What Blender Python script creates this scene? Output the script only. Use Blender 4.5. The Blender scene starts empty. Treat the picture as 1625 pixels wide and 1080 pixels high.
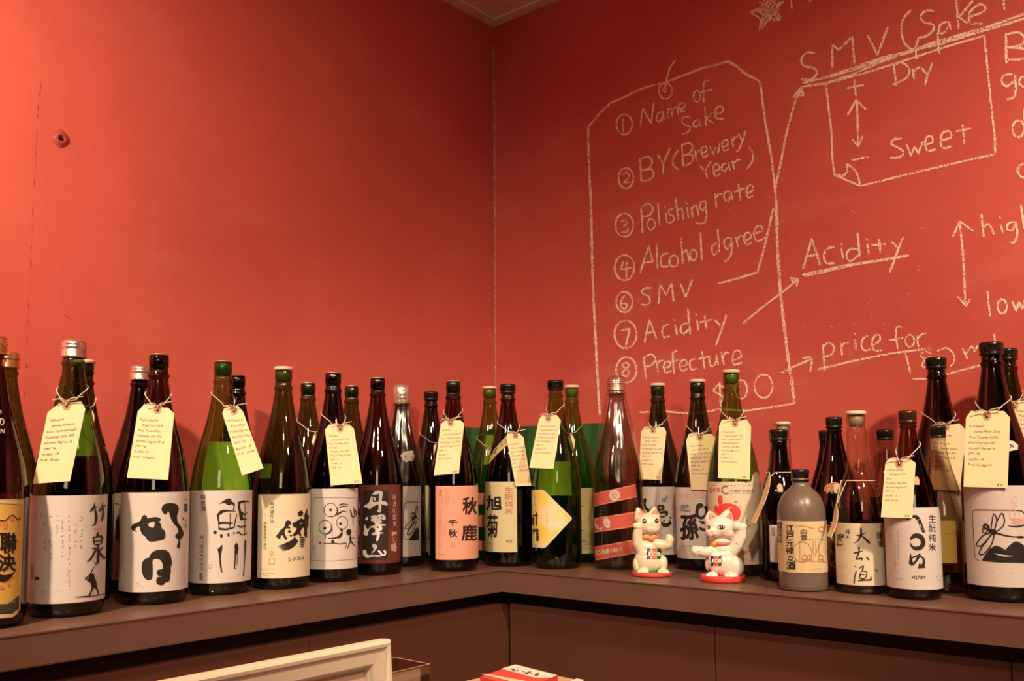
import bpy, bmesh, math, random
from math import sin, cos, pi, radians, sqrt, atan2
from mathutils import Vector, Matrix
from mathutils.bvhtree import BVHTree
from mathutils.geometry import tessellate_polygon

random.seed(7)
SC = bpy.context.scene
COL = SC.collection

# ------------------------------------------------------------------ camera
SH = 1.05                      # height of the shelf top
DL, DR = 0.401, 0.437          # shelf depth along the left and the right wall
CEIL = SH + 1.467
FPX = 1465.2
CXP, CYP = 806.6, 624.2
CAM = Vector((DL + 1.2841, -DR - 1.4642, SH + 0.2125))
FW = Vector((-0.6508912, 0.75497827, 0.07967717))
RT = Vector((0.7570016, 0.65337542, -0.00701029))
UP = Vector((0.05735172, -0.05575281, 0.99679607))
cd = bpy.data.cameras.new('camera')
cd.sensor_width = 36.0
cd.sensor_fit = 'HORIZONTAL'
cd.lens = FPX * 36.0 / 1625.0
cd.shift_x = (812.5 - CXP) / 1625.0
cd.shift_y = (CYP - 540.0) / 1625.0
cd.clip_start = 0.02
cam = bpy.data.objects.new('camera', cd)
COL.objects.link(cam)
cam.matrix_world = Matrix(((RT.x, UP.x, -FW.x, CAM.x), (RT.y, UP.y, -FW.y, CAM.y), (RT.z, UP.z, -FW.z, CAM.z), (0, 0, 0, 1)))
SC.camera = cam

# ------------------------------------------------------------------ world, lights, exposure
SC.view_settings.view_transform = 'Standard'
SC.view_settings.look = 'None'
SC.view_settings.exposure = 0.15
SC.view_settings.gamma = 1.0
SC.view_settings.use_curve_mapping = False
w = bpy.data.worlds.new('room_air')
SC.world = w
w.use_nodes = True
w.node_tree.nodes['Background'].inputs[0].default_value = (1.0, 0.72, 0.5, 1)
w.node_tree.nodes['Background'].inputs[1].default_value = 0.05
SC.cycles.use_denoising = True
SC.cycles.transparent_max_bounces = 48
SC.cycles.max_bounces = 14
SC.cycles.sample_clamp_indirect = 6.0
WARM = (1.0, 0.73, 0.49)

def spot(name, loc, target, power, ang, blend, rad, col=WARM):
    l = bpy.data.lights.new(name, 'SPOT')
    l.energy = power; l.color = col; l.spot_size = radians(ang); l.spot_blend = blend; l.shadow_soft_size = rad
    o = bpy.data.objects.new(name, l); COL.objects.link(o)
    o.location = loc
    d = Vector(target) - Vector(loc)
    o.rotation_euler = d.to_track_quat('-Z', 'Y').to_euler()
    return o
def area(name, loc, target, power, sx, sy, col=WARM):
    l = bpy.data.lights.new(name, 'AREA')
    l.energy = power; l.color = col; l.shape = 'RECTANGLE'; l.size = sx; l.size_y = sy
    o = bpy.data.objects.new(name, l); COL.objects.link(o)
    o.location = loc
    d = Vector(target) - Vector(loc)
    o.rotation_euler = d.to_track_quat('-Z', 'Y').to_euler()
    return o
spot('spot_light', (0.85, -2.30, 2.42), (0.0, -1.82, 1.47), 192, 117, 1.0, 0.05)
spot('spot_light', (2.35, -1.05, 2.42), (1.46, 0.0, 0.93), 165, 98, 1.0, 0.05)
spot('spot_light', (1.75, -1.75, 2.44), (0.42, -0.42, 0.72), 92, 56, 0.9, 0.04)
area('fill_light', (3.2, -3.4, 2.2), (0.6, -0.7, 0.8), 10, 0.7, 0.7)  # weak area light added as general fill, no real lamp hangs here

# ------------------------------------------------------------------ pixel <-> world
def ray(x, y):
    return (FW + RT * ((x - CXP) / FPX) - UP * ((y - CYP) / FPX))
def proj(p):
    d = Vector(p) - CAM
    z = d.dot(FW)
    return (CXP + FPX * d.dot(RT) / z, CYP - FPX * d.dot(UP) / z)
def on_z(x, y, z):
    v = ray(x, y); return CAM + v * ((z - CAM.z) / v.z)
def on_plane(x, y, p, n):
    v = ray(x, y); return CAM + v * ((Vector(p) - CAM).dot(n) / v.dot(n))
def surf_cyl(cx, cy, r):
    """maps a pixel to the near side of a vertical cylinder"""
    def f(x, y):
        v = ray(x, y)
        ox, oy = CAM.x - cx, CAM.y - cy
        a = v.x * v.x + v.y * v.y
        b = ox * v.x + oy * v.y
        c = ox * ox + oy * oy - r * r
        D = b * b - a * c
        t = (-b - sqrt(max(D, 0.0))) / a
        return CAM + v * t
    return f
def surf_plane(p, n, off=0.0):
    n = Vector(n).normalized()
    p = Vector(p)
    if (CAM - p).dot(n) < 0: n = -n
    p = p + n * off
    return lambda x, y: on_plane(x, y, p, n)
def surf_mesh(ob, off):
    me = ob.data
    M = ob.matrix_world
    bvh = BVHTree.FromPolygons([v.co.copy() for v in me.vertices], [tuple(p.vertices) for p in me.polygons])
    last = [None]
    def f(x, y):
        v = ray(x, y).normalized()
        h = bvh.ray_cast(CAM, v)
        if h[0] is None:
            return None
        return h[0] - v * off
    return f
def Zm(ox, oy, s):
    return lambda x, y: (ox + x / s, oy + y / s)
ID = lambda x, y: (x, y)
def pts(s):
    return [tuple(float(c) for c in q.split(',')) for q in s.split()]

# ------------------------------------------------------------------ materials
MATS = {}
def nodes(name):
    m = bpy.data.materials.new(name); m.use_nodes = True
    nt = m.node_tree; nt.nodes.clear()
    out = nt.nodes.new('ShaderNodeOutputMaterial')
    return m, nt, out
def N(nt, t, **kw):
    n = nt.nodes.new(t)
    for k, v in kw.items():
        setattr(n, k, v)
    return n
def simple(name, col, rough=0.5, metal=0.0, noise=None, bump=None, spec=0.5, coat=0.0, sub=0.0, trans=0.0):
    """noise = (scale, amount) value variation; bump = (scale, strength)"""
    if name in MATS: return MATS[name]
    m, nt, out = nodes(name)
    p = N(nt, 'ShaderNodeBsdfPrincipled')
    p.inputs['Base Color'].default_value = (*col, 1)
    p.inputs['Roughness'].default_value = rough
    p.inputs['Metallic'].default_value = metal
    p.inputs['Specular IOR Level'].default_value = spec
    p.inputs['Coat Weight'].default_value = coat
    p.inputs['Subsurface Weight'].default_value = sub
    p.inputs['Subsurface Radius'].default_value = (0.004, 0.003, 0.002)
    tc = N(nt, 'ShaderNodeTexCoord')
    if noise:
        nz = N(nt, 'ShaderNodeTexNoise'); nz.inputs['Scale'].default_value = noise[0]; nz.inputs['Detail'].default_value = 6
        nt.links.new(tc.outputs['Object'], nz.inputs['Vector'])
        mr = N(nt, 'ShaderNodeMapRange')
        mr.inputs['To Min'].default_value = 1 - noise[1]; mr.inputs['To Max'].default_value = 1 + noise[1]
        nt.links.new(nz.outputs['Fac'], mr.inputs['Value'])
        mx = N(nt, 'ShaderNodeVectorMath', operation='SCALE'); mx.inputs[0].default_value = col
        nt.links.new(mr.outputs[0], mx.inputs['Scale'])
        nt.links.new(mx.outputs[0], p.inputs['Base Color'])
    if bump:
        nz = N(nt, 'ShaderNodeTexNoise'); nz.inputs['Scale'].default_value = bump[0]; nz.inputs['Detail'].default_value = 4
        nt.links.new(tc.outputs['Object'], nz.inputs['Vector'])
        b = N(nt, 'ShaderNodeBump'); b.inputs['Strength'].default_value = bump[1]; b.inputs['Distance'].default_value = 0.002
        nt.links.new(nz.outputs['Fac'], b.inputs['Height'])
        nt.links.new(b.outputs[0], p.inputs['Normal'])
    nt.links.new(p.outputs[0], out.inputs[0])
    MATS[name] = m
    return m

def glass(name, tint, dense, refl=0.05, rough=0.03):
    """thin-walled bottle glass: tinted transmission that deepens where the wall is seen edge-on, plus Fresnel gloss"""
    if name in MATS: return MATS[name]
    m, nt, out = nodes(name)
    lw = N(nt, 'ShaderNodeLayerWeight'); lw.inputs['Blend'].default_value = 0.5
    pw = N(nt, 'ShaderNodeMath', operation='POWER'); pw.inputs[1].default_value = 2.2
    nt.links.new(lw.outputs['Facing'], pw.inputs[0])
    mix = N(nt, 'ShaderNodeMix', data_type='RGBA')
    mix.inputs[6].default_value = (*tint, 1); mix.inputs[7].default_value = (*dense, 1)
    nt.links.new(pw.outputs[0], mix.inputs[0])
    tr = N(nt, 'ShaderNodeBsdfTransparent'); nt.links.new(mix.outputs[2], tr.inputs[0])
    gl = N(nt, 'ShaderNodeBsdfGlossy'); gl.inputs['Roughness'].default_value = rough
    gl.inputs['Color'].default_value = (1, 1, 1, 1)
    p5 = N(nt, 'ShaderNodeMath', operation='POWER'); p5.inputs[1].default_value = 4.5
    nt.links.new(lw.outputs['Facing'], p5.inputs[0])
    mr = N(nt, 'ShaderNodeMapRange'); mr.inputs['To Min'].default_value = refl; mr.inputs['To Max'].default_value = 0.75
    nt.links.new(p5.outputs[0], mr.inputs['Value'])
    # slight waviness of blown glass
    tc = N(nt, 'ShaderNodeTexCoord'); nz = N(nt, 'ShaderNodeTexNoise'); nz.inputs['Scale'].default_value = 22
    nt.links.new(tc.outputs['Object'], nz.inputs['Vector'])
    bp = N(nt, 'ShaderNodeBump'); bp.inputs['Strength'].default_value = 0.12; bp.inputs['Distance'].default_value = 0.004
    nt.links.new(nz.outputs['Fac'], bp.inputs['Height']); nt.links.new(bp.outputs[0], gl.inputs['Normal'])
    ms = N(nt, 'ShaderNodeMixShader')
    nt.links.new(mr.outputs[0], ms.inputs[0]); nt.links.new(tr.outputs[0], ms.inputs[1]); nt.links.new(gl.outputs[0], ms.inputs[2])
    nt.links.new(ms.outputs[0], out.inputs[0])
    MATS[name] = m
    return m

def chalk_mat(name='chalk', lo=0.36, hi=0.50, col=(0.98, 0.76, 0.60), scale=420):
    if name in MATS: return MATS[name]
    m, nt, out = nodes(name)
    tc = N(nt, 'ShaderNodeTexCoord')
    nz = N(nt, 'ShaderNodeTexNoise'); nz.inputs['Scale'].default_value = scale; nz.inputs['Detail'].default_value = 3
    nt.links.new(tc.outputs['Object'], nz.inputs['Vector'])
    n2 = N(nt, 'ShaderNodeTexNoise'); n2.inputs['Scale'].default_value = 30; n2.inputs['Detail'].default_value = 2
    nt.links.new(tc.outputs['Object'], n2.inputs['Vector'])
    ad = N(nt, 'ShaderNodeMath', operation='MULTIPLY_ADD'); ad.inputs[1].default_value = 0.35
    nt.links.new(n2.outputs['Fac'], ad.inputs[0]); nt.links.new(nz.outputs['Fac'], ad.inputs[2])
    mr = N(nt, 'ShaderNodeMapRange'); mr.inputs['From Min'].default_value = lo + 0.17; mr.inputs['From Max'].default_value = hi + 0.17
    nt.links.new(ad.outputs[0], mr.inputs['Value'])
    d = N(nt, 'ShaderNodeBsdfDiffuse'); d.inputs[0].default_value = (*col, 1)
    t = N(nt, 'ShaderNodeBsdfTransparent')
    ms = N(nt, 'ShaderNodeMixShader')
    nt.links.new(mr.outputs[0], ms.inputs[0]); nt.links.new(t.outputs[0], ms.inputs[1]); nt.links.new(d.outputs[0], ms.inputs[2])
    nt.links.new(ms.outputs[0], out.inputs[0])
    MATS[name] = m
    return m

def wall_mat(name, col, dark, marks):
    m, nt, out = nodes(name)
    tc = N(nt, 'ShaderNodeTexCoord')
    p = N(nt, 'ShaderNodeBsdfPrincipled'); p.inputs['Roughness'].default_value = 0.62; p.inputs['Specular IOR Level'].default_value = 0.25
    n1 = N(nt, 'ShaderNodeTexNoise'); n1.inputs['Scale'].default_value = 3.0; n1.inputs['Detail'].default_value = 8; n1.inputs['Roughness'].default_value = 0.6
    nt.links.new(tc.outputs['Object'], n1.inputs['Vector'])
    mx = N(nt, 'ShaderNodeMix', data_type='RGBA')
    mx.inputs[6].default_value = (*dark, 1); mx.inputs[7].default_value = (*col, 1)
    mr = N(nt, 'ShaderNodeMapRange'); mr.inputs['From Min'].default_value = 0.3; mr.inputs['From Max'].default_value = 0.62
    nt.links.new(n1.outputs['Fac'], mr.inputs['Value']); nt.links.new(mr.outputs[0], mx.inputs[0])
    # dusty wiped-off chalk film, streaky
    mp = N(nt, 'ShaderNodeMapping'); mp.inputs['Scale'].default_value = (2.0, 2.0, 5.0)
    nt.links.new(tc.outputs['Object'], mp.inputs['Vector'])
    n2 = N(nt, 'ShaderNodeTexNoise'); n2.inputs['Scale'].default_value = 1.7; n2.inputs['Detail'].default_value = 9; n2.inputs['Distortion'].default_value = 0.6
    nt.links.new(mp.outputs[0], n2.inputs['Vector'])
    m2 = N(nt, 'ShaderNodeMapRange'); m2.inputs['From Min'].default_value = 0.55; m2.inputs['From Max'].default_value = 0.8; m2.inputs['To Max'].default_value = marks
    nt.links.new(n2.outputs['Fac'], m2.inputs['Value'])
    mx2 = N(nt, 'ShaderNodeMix', data_type='RGBA'); mx2.inputs[7].default_value = (0.8, 0.5, 0.4, 1)
    nt.links.new(m2.outputs[0], mx2.inputs[0]); nt.links.new(mx.outputs[2], mx2.inputs[6])
    nt.links.new(mx2.outputs[2], p.inputs['Base Color'])
    n3 = N(nt, 'ShaderNodeTexNoise'); n3.inputs['Scale'].default_value = 160; n3.inputs['Detail'].default_value = 3
    nt.links.new(tc.outputs['Object'], n3.inputs['Vector'])
    n4 = N(nt, 'ShaderNodeTexNoise'); n4.inputs['Scale'].default_value = 5; n4.inputs['Detail'].default_value = 3
    nt.links.new(tc.outputs['Object'], n4.inputs['Vector'])
    b = N(nt, 'ShaderNodeBump'); b.inputs['Strength'].default_value = 0.15; b.inputs['Distance'].default_value = 0.002
    nt.links.new(n3.outputs['Fac'], b.inputs['Height'])
    b2 = N(nt, 'ShaderNodeBump'); b2.inputs['Strength'].default_value = 0.12; b2.inputs['Distance'].default_value = 0.02
    nt.links.new(n4.outputs['Fac'], b2.inputs['Height']); nt.links.new(b.outputs[0], b2.inputs['Normal'])
    nt.links.new(b2.outputs[0], p.inputs['Normal'])
    nt.links.new(p.outputs[0], out.inputs[0])
    return m

# ------------------------------------------------------------------ object helpers
def link_obj(name, me, mat, parent=None, smooth=False):
    o = bpy.data.objects.new(name, me)
    COL.objects.link(o)
    if mat is not None:
        me.materials.append(mat)
    if smooth:
        for p in me.polygons: p.use_smooth = True
    if parent is not None:
        o.parent = parent
        o.matrix_parent_inverse = PINV.get(parent.name, Matrix())
    return o
PINV = {}
def obj(name, bm, mat, parent=None, smooth=False):
    me = bpy.data.meshes.new(name)
    bm.to_mesh(me); bm.free()
    return link_obj(name, me, mat, parent, smooth)
def tag(o, label=None, cat=None, group=None, kind=None):
    if label: o['label'] = label
    if cat: o['category'] = cat
    if group: o['group'] = group
    if kind: o['kind'] = kind
    return o
def thing(name, loc, label, cat, group=None):
    o = bpy.data.objects.new(name, None); COL.objects.link(o)
    o.location = loc; o.empty_display_size = 0.02
    PINV[o.name] = Matrix.Translation(-Vector(loc))     # children keep world coordinates
    return tag(o, label, cat, group)
def child(name, bm_or_me, mat, parent, smooth=False):
    me = bm_or_me
    if not isinstance(me, bpy.types.Mesh):
        me = bpy.data.meshes.new(name); bm_or_me.to_mesh(me); bm_or_me.free()
    return link_obj(name, me, mat, parent, smooth)

def box_bm(x0, y0, z0, x1, y1, z1, bev=0.0):
    bm = bmesh.new()
    bmesh.ops.create_cube(bm, size=1)
    for v in bm.verts:
        v.co = Vector(((x0 + x1) / 2 + v.co.x * (x1 - x0), (y0 + y1) / 2 + v.co.y * (y1 - y0), (z0 + z1) / 2 + v.co.z * (z1 - z0)))
    if bev > 0:
        bmesh.ops.bevel(bm, geom=list(bm.edges), offset=bev, segments=2, profile=0.6, affect='EDGES')
    return bm
def prism(bm, poly, z0, z1):
    a = [bm.verts.new((p[0], p[1], z0)) for p in poly]
    b = [bm.verts.new((p[0], p[1], z1)) for p in poly]
    n = len(poly)
    for i in range(n):
        bm.faces.new((a[i], a[(i + 1) % n], b[(i + 1) % n], b[i]))
    bm.faces.new(list(reversed(a))); bm.faces.new(b)
def lathe(bm, prof, cx, cy, z0, seg=48, phi0=0.0, phi1=2 * pi, cap0=False, cap1=False):
    full = abs(phi1 - phi0 - 2 * pi) < 1e-6
    n = seg if full else seg + 1
    rings = []
    for (z, r) in prof:
        rings.append([bm.verts.new((cx + r * cos(phi0 + (phi1 - phi0) * k / seg), cy + r * sin(phi0 + (phi1 - phi0) * k / seg), z0 + z)) for k in range(n)])
    for a, b in zip(rings, rings[1:]):
        for k in range(seg):
            k2 = (k + 1) % n
            bm.faces.new((a[k], a[k2], b[k2], b[k]))
    if cap0 and full: bm.faces.new(list(reversed(rings[0])))
    if cap1 and full: bm.faces.new(rings[-1])
    return rings
def tube(bm, path, r, seg=6, closed=False):
    P = [Vector(p) for p in path]
    n = len(P)
    rings = []
    prev = None
    for i in range(n):
        a = P[i - 1] if (i > 0 or closed) else P[i]
        b = P[(i + 1) % n] if (i < n - 1 or closed) else P[i]
        t = (b - a).normalized() if (b - a).length > 1e-9 else Vector((0, 0, 1))
        ref = prev if prev is not None else (Vector((0, 0, 1)) if abs(t.z) < 0.9 else Vector((1, 0, 0)))
        u = (ref - t * ref.dot(t))
        if u.length < 1e-6: u = t.orthogonal()
        u.normalize(); prev = u
        v = t.cross(u)
        rr = r[i] if isinstance(r, (list, tuple)) else r
        rings.append([bm.verts.new(P[i] + (u * cos(2 * pi * k / seg) + v * sin(2 * pi * k / seg)) * rr) for k in range(seg)])
    m = n if closed else n - 1
    for i in range(m):
        a, b = rings[i], rings[(i + 1) % n]
        for k in range(seg):
            bm.faces.new((a[k], a[(k + 1) % seg], b[(k + 1) % seg], b[k]))
    if not closed:
        bm.faces.new(list(reversed(rings[0]))); bm.faces.new(rings[-1])
def smoothline(P, step):
    """Catmull-Rom through points, P = [(x, y, ...)]"""
    if len(P) < 3:
        Q = P
        out = []
        for a, b in zip(Q, Q[1:]):
            L = math.dist(a[:2], b[:2]); k = max(1, int(L / step))
            for i in range(k): out.append(tuple(a[j] + (b[j] - a[j]) * i / k for j in range(len(a))))
        out.append(Q[-1]); return out
    out = []
    E = [P[0]] + list(P) + [P[-1]]
    for i in range(1, len(E) - 2):
        p0, p1, p2, p3 = E[i - 1], E[i], E[i + 1], E[i + 2]
        L = math.dist(p1[:2], p2[:2]); k = max(1, int(L / step))
        for q in range(k):
            t = q / k; t2 = t * t; t3 = t2 * t
            out.append(tuple(0.5 * ((2 * p1[j]) + (-p0[j] + p2[j]) * t + (2 * p0[j] - 5 * p1[j] + 4 * p2[j] - p3[j]) * t2 + (-p0[j] + 3 * p1[j] - 3 * p2[j] + p3[j]) * t3) for j in range(len(p1))))
    out.append(P[-1])
    return out

# ---- flat drawing in picture pixels that is then laid onto a real surface
class Ink:
    def __init__(self): self.v = []; self.f = []; self.g = []
    def stroke(self, P, w0, z=ID, step=3.0, smooth=True, wmul=None, jit=0.0):
        """P in zoom coordinates: (x, y) or (x, y, width in photo px)"""
        Q = []
        for p in P:
            x, y = z(p[0], p[1]); Q.append((x, y, p[2] if len(p) > 2 else w0))
        if smooth: Q = smoothline(Q, step)
        else:
            Q2 = []
            for a, b in zip(Q, Q[1:]):
                L = math.dist(a[:2], b[:2]); k = max(1, int(L / step))
                for i in range(k): Q2.append(tuple(a[j] + (b[j] - a[j]) * i / k for j in range(3)))
            Q2.append(Q[-1]); Q = Q2
        n = len(Q)
        mw = max(q[2] for q in Q)
        cols = 2 if mw < 5 else (4 if mw < 12 else 6)
        base = len(self.v); self.g.append(base)
        for i, q in enumerate(Q):
            a = Q[max(0, i - 1)]; b = Q[min(n - 1, i + 1)]
            dx, dy = b[0] - a[0], b[1] - a[1]; L = math.hypot(dx, dy) or 1.0
            nx, ny = -dy / L, dx / L
            ww = q[2] * (1 + random.uniform(-jit, jit))
            if i == 0 or i == n - 1: ww *= 0.62
            ox = random.uniform(-jit, jit) * 0.8; oy = random.uniform(-jit, jit) * 0.8
            for c in range(cols + 1):
                t = c / cols - 0.5
                self.v.append((q[0] + nx * ww * t + ox, q[1] + ny * ww * t + oy))
        for i in range(n - 1):
            for c in range(cols):
                a = base + i * (cols + 1) + c
                self.f.append((a, a + 1, a + cols + 2, a + cols + 1))
    def ellipse(self, cx, cy, rx, ry, w, z=ID, jit=0.0, a0=0.0, a1=2 * pi):
        k = 22
        self.stroke([(cx + rx * cos(a0 + (a1 - a0) * i / k), cy + ry * sin(a0 + (a1 - a0) * i / k)) for i in range(k + 1)], w, z, smooth=False, jit=jit)
    def disc(self, cx, cy, rx, ry, z=ID):
        self.poly([(cx + rx * cos(2 * pi * i / 20), cy + ry * sin(2 * pi * i / 20)) for i in range(20)], z)
    def poly(self, P, z=ID, holes=(), smooth=False, grid=4.0):
        loops = [[z(p[0], p[1]) for p in P]] + [[z(p[0], p[1]) for p in h] for h in holes]
        if smooth:
            loops = [smoothline(l + [l[0]], 2.0)[:-1] for l in loops]
        V = [p for l in loops for p in l]
        T = tessellate_polygon([[Vector((p[0], p[1], 0)) for p in l] for l in loops])
        self._add(V, [tuple(t) for t in T], grid)
    def _add(self, V, T, grid):
        if not V: return
        self.g.append(len(self.v))
        xs = [p[0] for p in V]; ys = [p[1] for p in V]
        if grid and (max(xs) - min(xs) > grid * 1.3 or max(ys) - min(ys) > (1.3 if grid <= 3 else 4) * grid):
            bm = bmesh.new()
            vs = [bm.verts.new((p[0], p[1], 0)) for p in V]
            for t in T:
                try: bm.faces.new([vs[i] for i in t])
                except ValueError: pass
            x = min(xs) + grid
            while x < max(xs):
                bmesh.ops.bisect_plane(bm, geom=bm.verts[:] + bm.edges[:] + bm.faces[:], plane_co=(x, 0, 0), plane_no=(1, 0, 0), dist=1e-5)
                x += grid
            if grid <= 3.0:
                y = min(ys) + grid
                while y < max(ys):
                    bmesh.ops.bisect_plane(bm, geom=bm.verts[:] + bm.edges[:] + bm.faces[:], plane_co=(0, y, 0), plane_no=(0, 1, 0), dist=1e-5)
                    y += grid
            bm.verts.index_update()
            base = len(self.v)
            self.v += [(v.co.x, v.co.y) for v in bm.verts]
            self.f += [tuple(base + v.index for v in f.verts) for f in bm.faces]
            bm.free()
        else:
            base = len(self.v)
            self.v += V
            self.f += [tuple(base + i for i in t) for t in T]
    def char(self, ch, x0, y0, x1, y1, bold=0.0, z=ID, rough=0.0, fit=True, shear=0.0, grid=4.0):
        if bold > 0.014 and fit:            # heavy brush weight: the glyph laid down several times, a little apart
            e = (bold - 0.012) * (x1 - x0) * 0.85
            for ox, oy in ((-e, 0), (e, 0), (0, e), (0, -e)):
                self.char(ch, x0 + e + ox, y0 + e + oy, x1 - e + ox, y1 - e + oy, 0.012, z, rough, fit, shear, grid)
            return
        V, T, bb = glyph(ch, bold)
        if not V: return
        ax0, ay0, ax1, ay1 = bb
        W = max(ax1 - ax0, 1e-4); Hh = max(ay1 - ay0, 1e-4)
        out = []
        for (x, y) in V:
            if fit: u = (x - ax0) / W; v = 1 - (y - ay0) / Hh
            else: u = x; v = 1 - (y + 0.1)
            u += shear * (1 - v)
            px = x0 + (x1 - x0) * u; py = y0 + (y1 - y0) * v
            if rough:
                px += rough * sin(px * 1.1 + py * 0.7) * 0.7; py += rough * sin(py * 1.3 - px * 0.5) * 0.7
            out.append(z(px, py))
        self._add(out, T, grid)
    def column(self, text, x0, y0, x1, y1, bold=0.0, z=ID, rough=0.0, gap=0.12, shear=0.0):
        n = len(text); h = (y1 - y0) / n
        for i, ch in enumerate(text):
            if ch == ' ': continue
            dx = shear * (i / max(1, n - 1))
            self.char(ch, x0 + dx, y0 + h * i + h * gap / 2, x1 + dx, y0 + h * (i + 1) - h * gap / 2, bold, z, rough)
    def line(self, text, x, y, size, slope=0.0, z=ID, bold=0.0, shear=0.15, adv=0.56, curve=0.0):
        """latin text, baseline start (x, y) in zoom px; size = cap height*1.4"""
        cx = x
        for ch in text:
            if ch != ' ':
                V, T, bb = glyph(ch, bold)
                out = []
                for (u, v) in V:
                    X = cx + (u + v * shear) * size
                    Y = y + (cx - x) * slope - v * size
                    out.append(z(X, Y))
                self._add(out, T, 0)
                cx += (bb[2] + 0.08) * size
            else: cx += 0.3 * size
        return cx
    def scribble_col(self, x, y0, y1, w, z=ID, wd=0.9, seed=1, dens=0.75):
        """a column of unreadable small print"""
        rnd = random.Random(seed * 7 + int(x * 3 + y0))
        y = y0
        while y < y1 - w * 0.6:
            if rnd.random() < dens:
                for _ in range(3):
                    a = (x + rnd.uniform(-w, w) * 0.5, y + rnd.uniform(0, w) * 0.9)
                    b = (a[0] + rnd.uniform(-w, w) * 0.6, a[1] + rnd.uniform(-.2, .5) * w)
                    self.stroke([a, b], wd, z, smooth=False)
            y += w * 1.25
    def scribble_row(self, x0, x1, y, w, z=ID, wd=0.9, seed=1, dens=0.8, slope=0.0):
        rnd = random.Random(seed * 11 + int(x0 * 3 + y))
        x = x0
        while x < x1:
            if rnd.random() < dens:
                for _ in range(2):
                    a = (x + rnd.uniform(0, w) * 0.6, y + (x - x0) * slope + rnd.uniform(-w, w) * 0.5)
                    b = (a[0] + rnd.uniform(-.3, .9) * w, a[1] + rnd.uniform(-.5, .5) * w)
                    self.stroke([a, b], wd, z, smooth=False)
            x += w * 1.1
    def build(self, name, surf, mat, parent, label=None):
        me = bpy.data.meshes.new(name)
        P = [surf(x, y) for (x, y) in self.v]
        # neighbouring strokes lie a hair above one another, like real layers of ink or chalk
        lay = [0] * len(P)
        for k, (s0, s1) in enumerate(zip(self.g, self.g[1:] + [len(P)])):
            for i in range(s0, s1): lay[i] = k % 9
        P = [p + (CAM - p).normalized() * (lay[i] * 2.5e-5) if p is not None else None for i, p in enumerate(P)]
        F = [f for f in self.f if all(P[i] is not None for i in f)]
        P = [p if p is not None else Vector((0, 0, -1)) for p in P]
        # drop unused vertices
        used = sorted({i for f in F for i in f}); mp = {k: i for i, k in enumerate(used)}
        me.from_pydata([tuple(P[k]) for k in used], [], [tuple(mp[i] for i in f) for f in F])
        me.update()
        o = link_obj(name, me, mat, parent)
        if label: o['label'] = label
        return o

GLY = {}
def glyph(ch, bold=0.0):
    key = (ch, bold)
    if key in GLY: return GLY[key]
    cu = bpy.data.curves.new('g', 'FONT'); cu.body = ch; cu.size = 1.0; cu.offset = bold; cu.resolution_u = 2
    o = bpy.data.objects.new('g', cu); COL.objects.link(o)
    bpy.context.view_layer.update()
    me = bpy.data.meshes.new_from_object(o.evaluated_get(bpy.context.evaluated_depsgraph_get()))
    V = [(v.co.x, v.co.y) for v in me.vertices]
    T = [tuple(p.vertices) for p in me.polygons]
    bb = (min(v[0] for v in V), min(v[1] for v in V), max(v[0] for v in V), max(v[1] for v in V)) if V else (0, 0, 0.3, 0.3)
    bpy.data.objects.remove(o); bpy.data.curves.remove(cu); bpy.data.meshes.remove(me)
    GLY[key] = (V, T, bb)
    return GLY[key]

# ------------------------------------------------------------------ the room
RED = wall_mat('red_wall_paint', (0.63, 0.124, 0.092), (0.57, 0.104, 0.077), 0.07)
RED2 = wall_mat('red_chalkboard_paint', (0.60, 0.116, 0.088), (0.53, 0.096, 0.074), 0.12)
CREAM = simple('cream_ceiling', (0.86, 0.76, 0.60), 0.8, noise=(3, 0.06))
TRIMM = simple('cream_trim', (0.88, 0.79, 0.64), 0.6)
PLAIN = simple('plain_wall', (0.26, 0.19, 0.14), 0.8)
FLOORM = simple('floor_boards', (0.16, 0.09, 0.05), 0.5, noise=(4, 0.2))
def structure(name, bm, mat):
    return tag(obj(name, bm, mat), kind='structure')
ROOM = 5.0
wall_left = structure('wall_left', box_bm(-0.1, -ROOM, 0, 0, 0, CEIL), RED)
wall_right = structure('wall_right', box_bm(-0.1, 0, 0, ROOM, 0.1, CEIL), RED2)
structure('wall_front', box_bm(-0.1, -ROOM - 0.1, 0, ROOM + 0.1, -ROOM, CEIL), PLAIN)
structure('wall_back', box_bm(ROOM, -ROOM, 0, ROOM + 0.1, 0.1, CEIL), PLAIN)
structure('floor', box_bm(-0.1, -ROOM - 0.1, -0.1, ROOM + 0.1, 0.1, 0), FLOORM)
ceiling = structure('ceiling', box_bm(-0.1, -ROOM - 0.1, CEIL, ROOM + 0.1, 0.1, CEIL + 0.1), CREAM)
structure('trim_1', box_bm(0, -ROOM, CEIL - 0.006, 0.034, -0.034, CEIL, 0.0015), TRIMM)
structure('trim_2', box_bm(0, -0.034, CEIL - 0.007, ROOM, 0, CEIL, 0.002), TRIMM)

# ragged caulk line down the corner, where the paint has chipped
bm = bmesh.new()
rnd = random.Random(3)
prev = None
z = CEIL - 0.055
while z > SH + 0.3:
    ww = 0.0022 + rnd.uniform(-0.0008, 0.0016)
    if z < CEIL - 0.55: ww *= 0.6
    off = rnd.uniform(-0.0006, 0.0006)
    row = [bm.verts.new((0.0004, -0.001 - ww + off, z)), bm.verts.new((0.0012 + off, -0.0012, z)), bm.verts.new((0.001 + ww, -0.0004, z))]
    if prev:
        for k in range(2): bm.faces.new((prev[k], prev[k + 1], row[k + 1], row[k]))
    prev = row; z -= 0.012
child('caulk_seam', bm, chalk_mat('chipped_caulk', 0.34, 0.56, (0.68, 0.36, 0.30), 260), wall_right)['label'] = 'chipped pale caulk line in the corner'

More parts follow.
